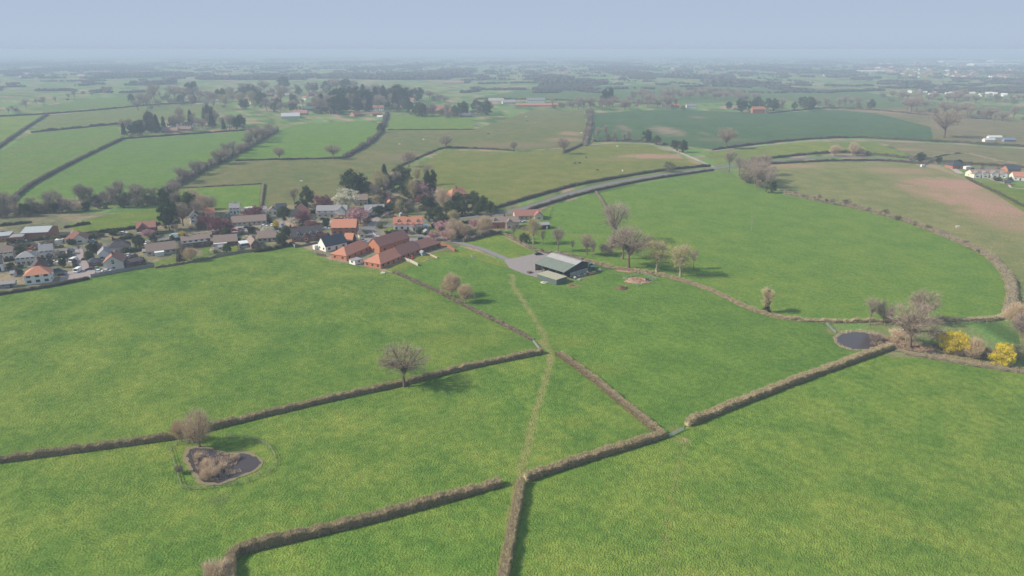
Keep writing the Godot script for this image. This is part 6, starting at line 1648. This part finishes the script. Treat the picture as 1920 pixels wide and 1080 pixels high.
# ---------- vehicles, animals and other small things ----------
func build_small() -> void:
	rng.seed = 63
	var w := Color(0.75, 0.75, 0.74)
	car("parked_van", 146, 510, 5, w, "tall white van facing the pasture on the paved drive")
	car("parked_van", 137, 491, 0, w, "white van higher up the paved drive")
	car("parked_car", 108, 508, 110, Color(0.12, 0.17, 0.26), "blue-grey car beside the paved drive")
	car("parked_car", 118, 517, 100, Color(0.03, 0.035, 0.06), "dark blue car in front of the blue-grey car")
	car("parked_car", 169, 506, 290, Color(0.06, 0.08, 0.13), "navy car opposite the tall white van")
	car("parked_car", 183, 505, 80, Color(0.16, 0.24, 0.2), "greenish car beside the white gable-fronted house")
	car("parked_car", 186, 510.5, 95, w, "white car in front of the greenish car")
	car("parked_car", 201, 509.5, 98, Color(0.68, 0.67, 0.64), "cream car against the white gable-fronted house")
	car("parked_car", 172, 453, 280, Color(0.45, 0.48, 0.52), "silver car beside the cream bungalow")
	car("parked_car", 178, 446, 200, Color(0.5, 0.03, 0.05), "bright red car above the cream bungalow")
	car("parked_car", 165, 445, 190, Color(0.05, 0.055, 0.07), "black car beside the bright red car")
	car("parked_van", 41, 453, 95, Color(0.68, 0.72, 0.75), "pale van in front of the brick hall")
	car("parked_car", 102, 493, 90, w, "white car behind the blue-grey car")
	car("parked_car", 116, 490, 90, Color(0.7, 0.66, 0.55), "cream car under the garden bushes")
	car("parked_car", 232, 438, 100, w, "white car on the gravel by the brick house")
	car("box_truck", 326, 447, 275, w, "white box truck with teal-edged load box on the village road")
	car("parked_van", 404, 438, 280, w, "white van on the road before the long bungalows")
	car("parked_car", 495, 425, 95, w, "white car before the long bungalows")
	car("parked_car", 463, 428, 100, Color(0.03, 0.03, 0.035), "black car before the long bungalows")
	car("parked_car", 606, 412, 95, Color(0.035, 0.035, 0.05), "black car before the two-tone house")
	car("parked_car", 612, 430, 97, Color(0.6, 0.64, 0.68), "pale car beside the large orange-roofed house")
	car("parked_car", 668, 451, 20, Color(0.08, 0.1, 0.16), "dark car under the courtyard shed")
	car("parked_car", 790, 449, 100, Color(0.04, 0.07, 0.13), "dark blue car behind the end barn")
	car("parked_car", 1010, 478, 110, Color(0.025, 0.025, 0.03), "black estate car on the gravel yard above the barn")
	car("parked_car", 428, 404, 100, Color(0.25, 0.4, 0.5), "pale blue car beside the white two-storey house")
	car("parked_van", 1731, 313, 100, w, "white van on the rough plot beside the dry field")
	car("parked_car", 792, 431, 100, Color(0.1, 0.12, 0.16), "dark car beside the white cottage")
	var shades := [["white", w], ["silver", Color(0.5, 0.52, 0.55)], ["black", Color(0.025, 0.025, 0.03)], ["blue", Color(0.06, 0.13, 0.3)], ["red", Color(0.42, 0.04, 0.04)], ["grey", Color(0.2, 0.21, 0.22)]]
	for p in [[75, 462, 98], [92, 460, 98], [60, 468, 97], [185, 463, 99], [255, 452, 98], [272, 458, 20], [300, 441, 60], [350, 444, 98], [372, 442, 98], [440, 433, 100], [452, 431, 100], [478, 430, 100], [510, 424, 15], [530, 424, 20], [560, 428, 95], [584, 412, 95], [632, 412, 95], [642, 411, 95], [694, 404, 30], [708, 404, 40], [680, 452, 60], [690, 463, 20], [740, 449, 100], [975, 418, 95], [985, 417, 95], [1815, 322, 90], [1840, 318, 95], [1888, 334, 90], [30, 478, 98], [222, 482, 15], [240, 480, 15], [18, 462, 98]]:
		var q: Array = shades[rng.randi() % 6]
		car("parked_car", p[0], p[1], p[2] + rng.randf_range(-8, 8), q[1], q[0] + " car parked among the village houses", q[0] + " cars parked among the houses")
	for p in [[1120, 321, 60, 0], [1167, 322, 10, 1], [1078, 308, 80, 0], [1087, 307.5, 280, 0], [1099, 297, 200, 0], [986, 220, 30, 1], [988, 228, 80, 0], [1004, 232, 110, 1], [1090, 250.5, 60, 1], [749, 272, 90, 1], [789, 260, 10, 0], [794, 263, 60, 1], [916, 252.5, 90, 0], [1157, 276, 40, 1], [565, 342, 80, 1], [1795, 428, 90, 1]]:
		horse(p[0], p[1], p[2], Color(0.66, 0.62, 0.55) if p[3] else Color(0.028, 0.024, 0.022), "white horse grazing on open grass" if p[3] else "black horse grazing on open grass")
	pole(930, 382, 26, "wooden utility pole beside the village end of the road")
	pole(1081, 366, 26, "wooden utility pole on the road bend")
	pole(1408, 434, 28, "wooden utility pole standing in the bright pasture")
	pole(1855, 484, 22, "wooden utility pole on the wild curving hedge")
	pole(897, 345, 24, "wooden utility pole in the yellowish paddock")
	pole(745, 322, 18, "wooden utility pole at the end of the sloping hedge")
	pole(391, 440, 22, "wooden utility pole beside the western road")
	pole(998, 470, 42, "wooden utility pole on the mown plot hedge")
	pole(158, 478, 16, "short wooden pole at the mouth of the paved drive")
	var t := thing("garden_slide", "red garden slide and frame in front of the barn row", "slide", g(773, 484.5))
	part("frame", block(0.9, 1.6, 0.9), paint(0.5, 0.06, 0.05, 0.4), t)
	part("chute", box_mesh(Vector3(-0.3, 0, 0.45), Vector3(0.3, 0.9, 2.2)), paint(0.6, 0.08, 0.06, 0.3), t)
	t = thing("garden_table", "white garden table and bench at the end of the ragged hedge", "table", g(718, 513))
	part("top", box_mesh(Vector3(-1.0, 0.7, -0.5), Vector3(1.0, 0.78, 0.5)), paint(0.7, 0.7, 0.68), t)
	for x in [-0.8, 0.8]:
		part("leg", block(0.1, 0.7, 0.8), paint(0.6, 0.6, 0.58), t, Vector3(x, 0, 0))
	part("bench", box_mesh(Vector3(-1.0, 0.35, 0.7), Vector3(1.0, 0.42, 1.1)), paint(0.65, 0.65, 0.63), t)
	t = thing("water_trough", "white water trough beside the farm drive", "trough", g(888, 481), 0.3)
	part("basin", box_mesh(Vector3(-1.1, 0, -0.35), Vector3(1.1, 0.6, 0.35)), paint(0.6, 0.6, 0.58), t)
	part("water", box_mesh(Vector3(-1.0, 0.6, -0.27), Vector3(1.0, 0.62, 0.27)), paint(0.05, 0.06, 0.07, 0.05), t)
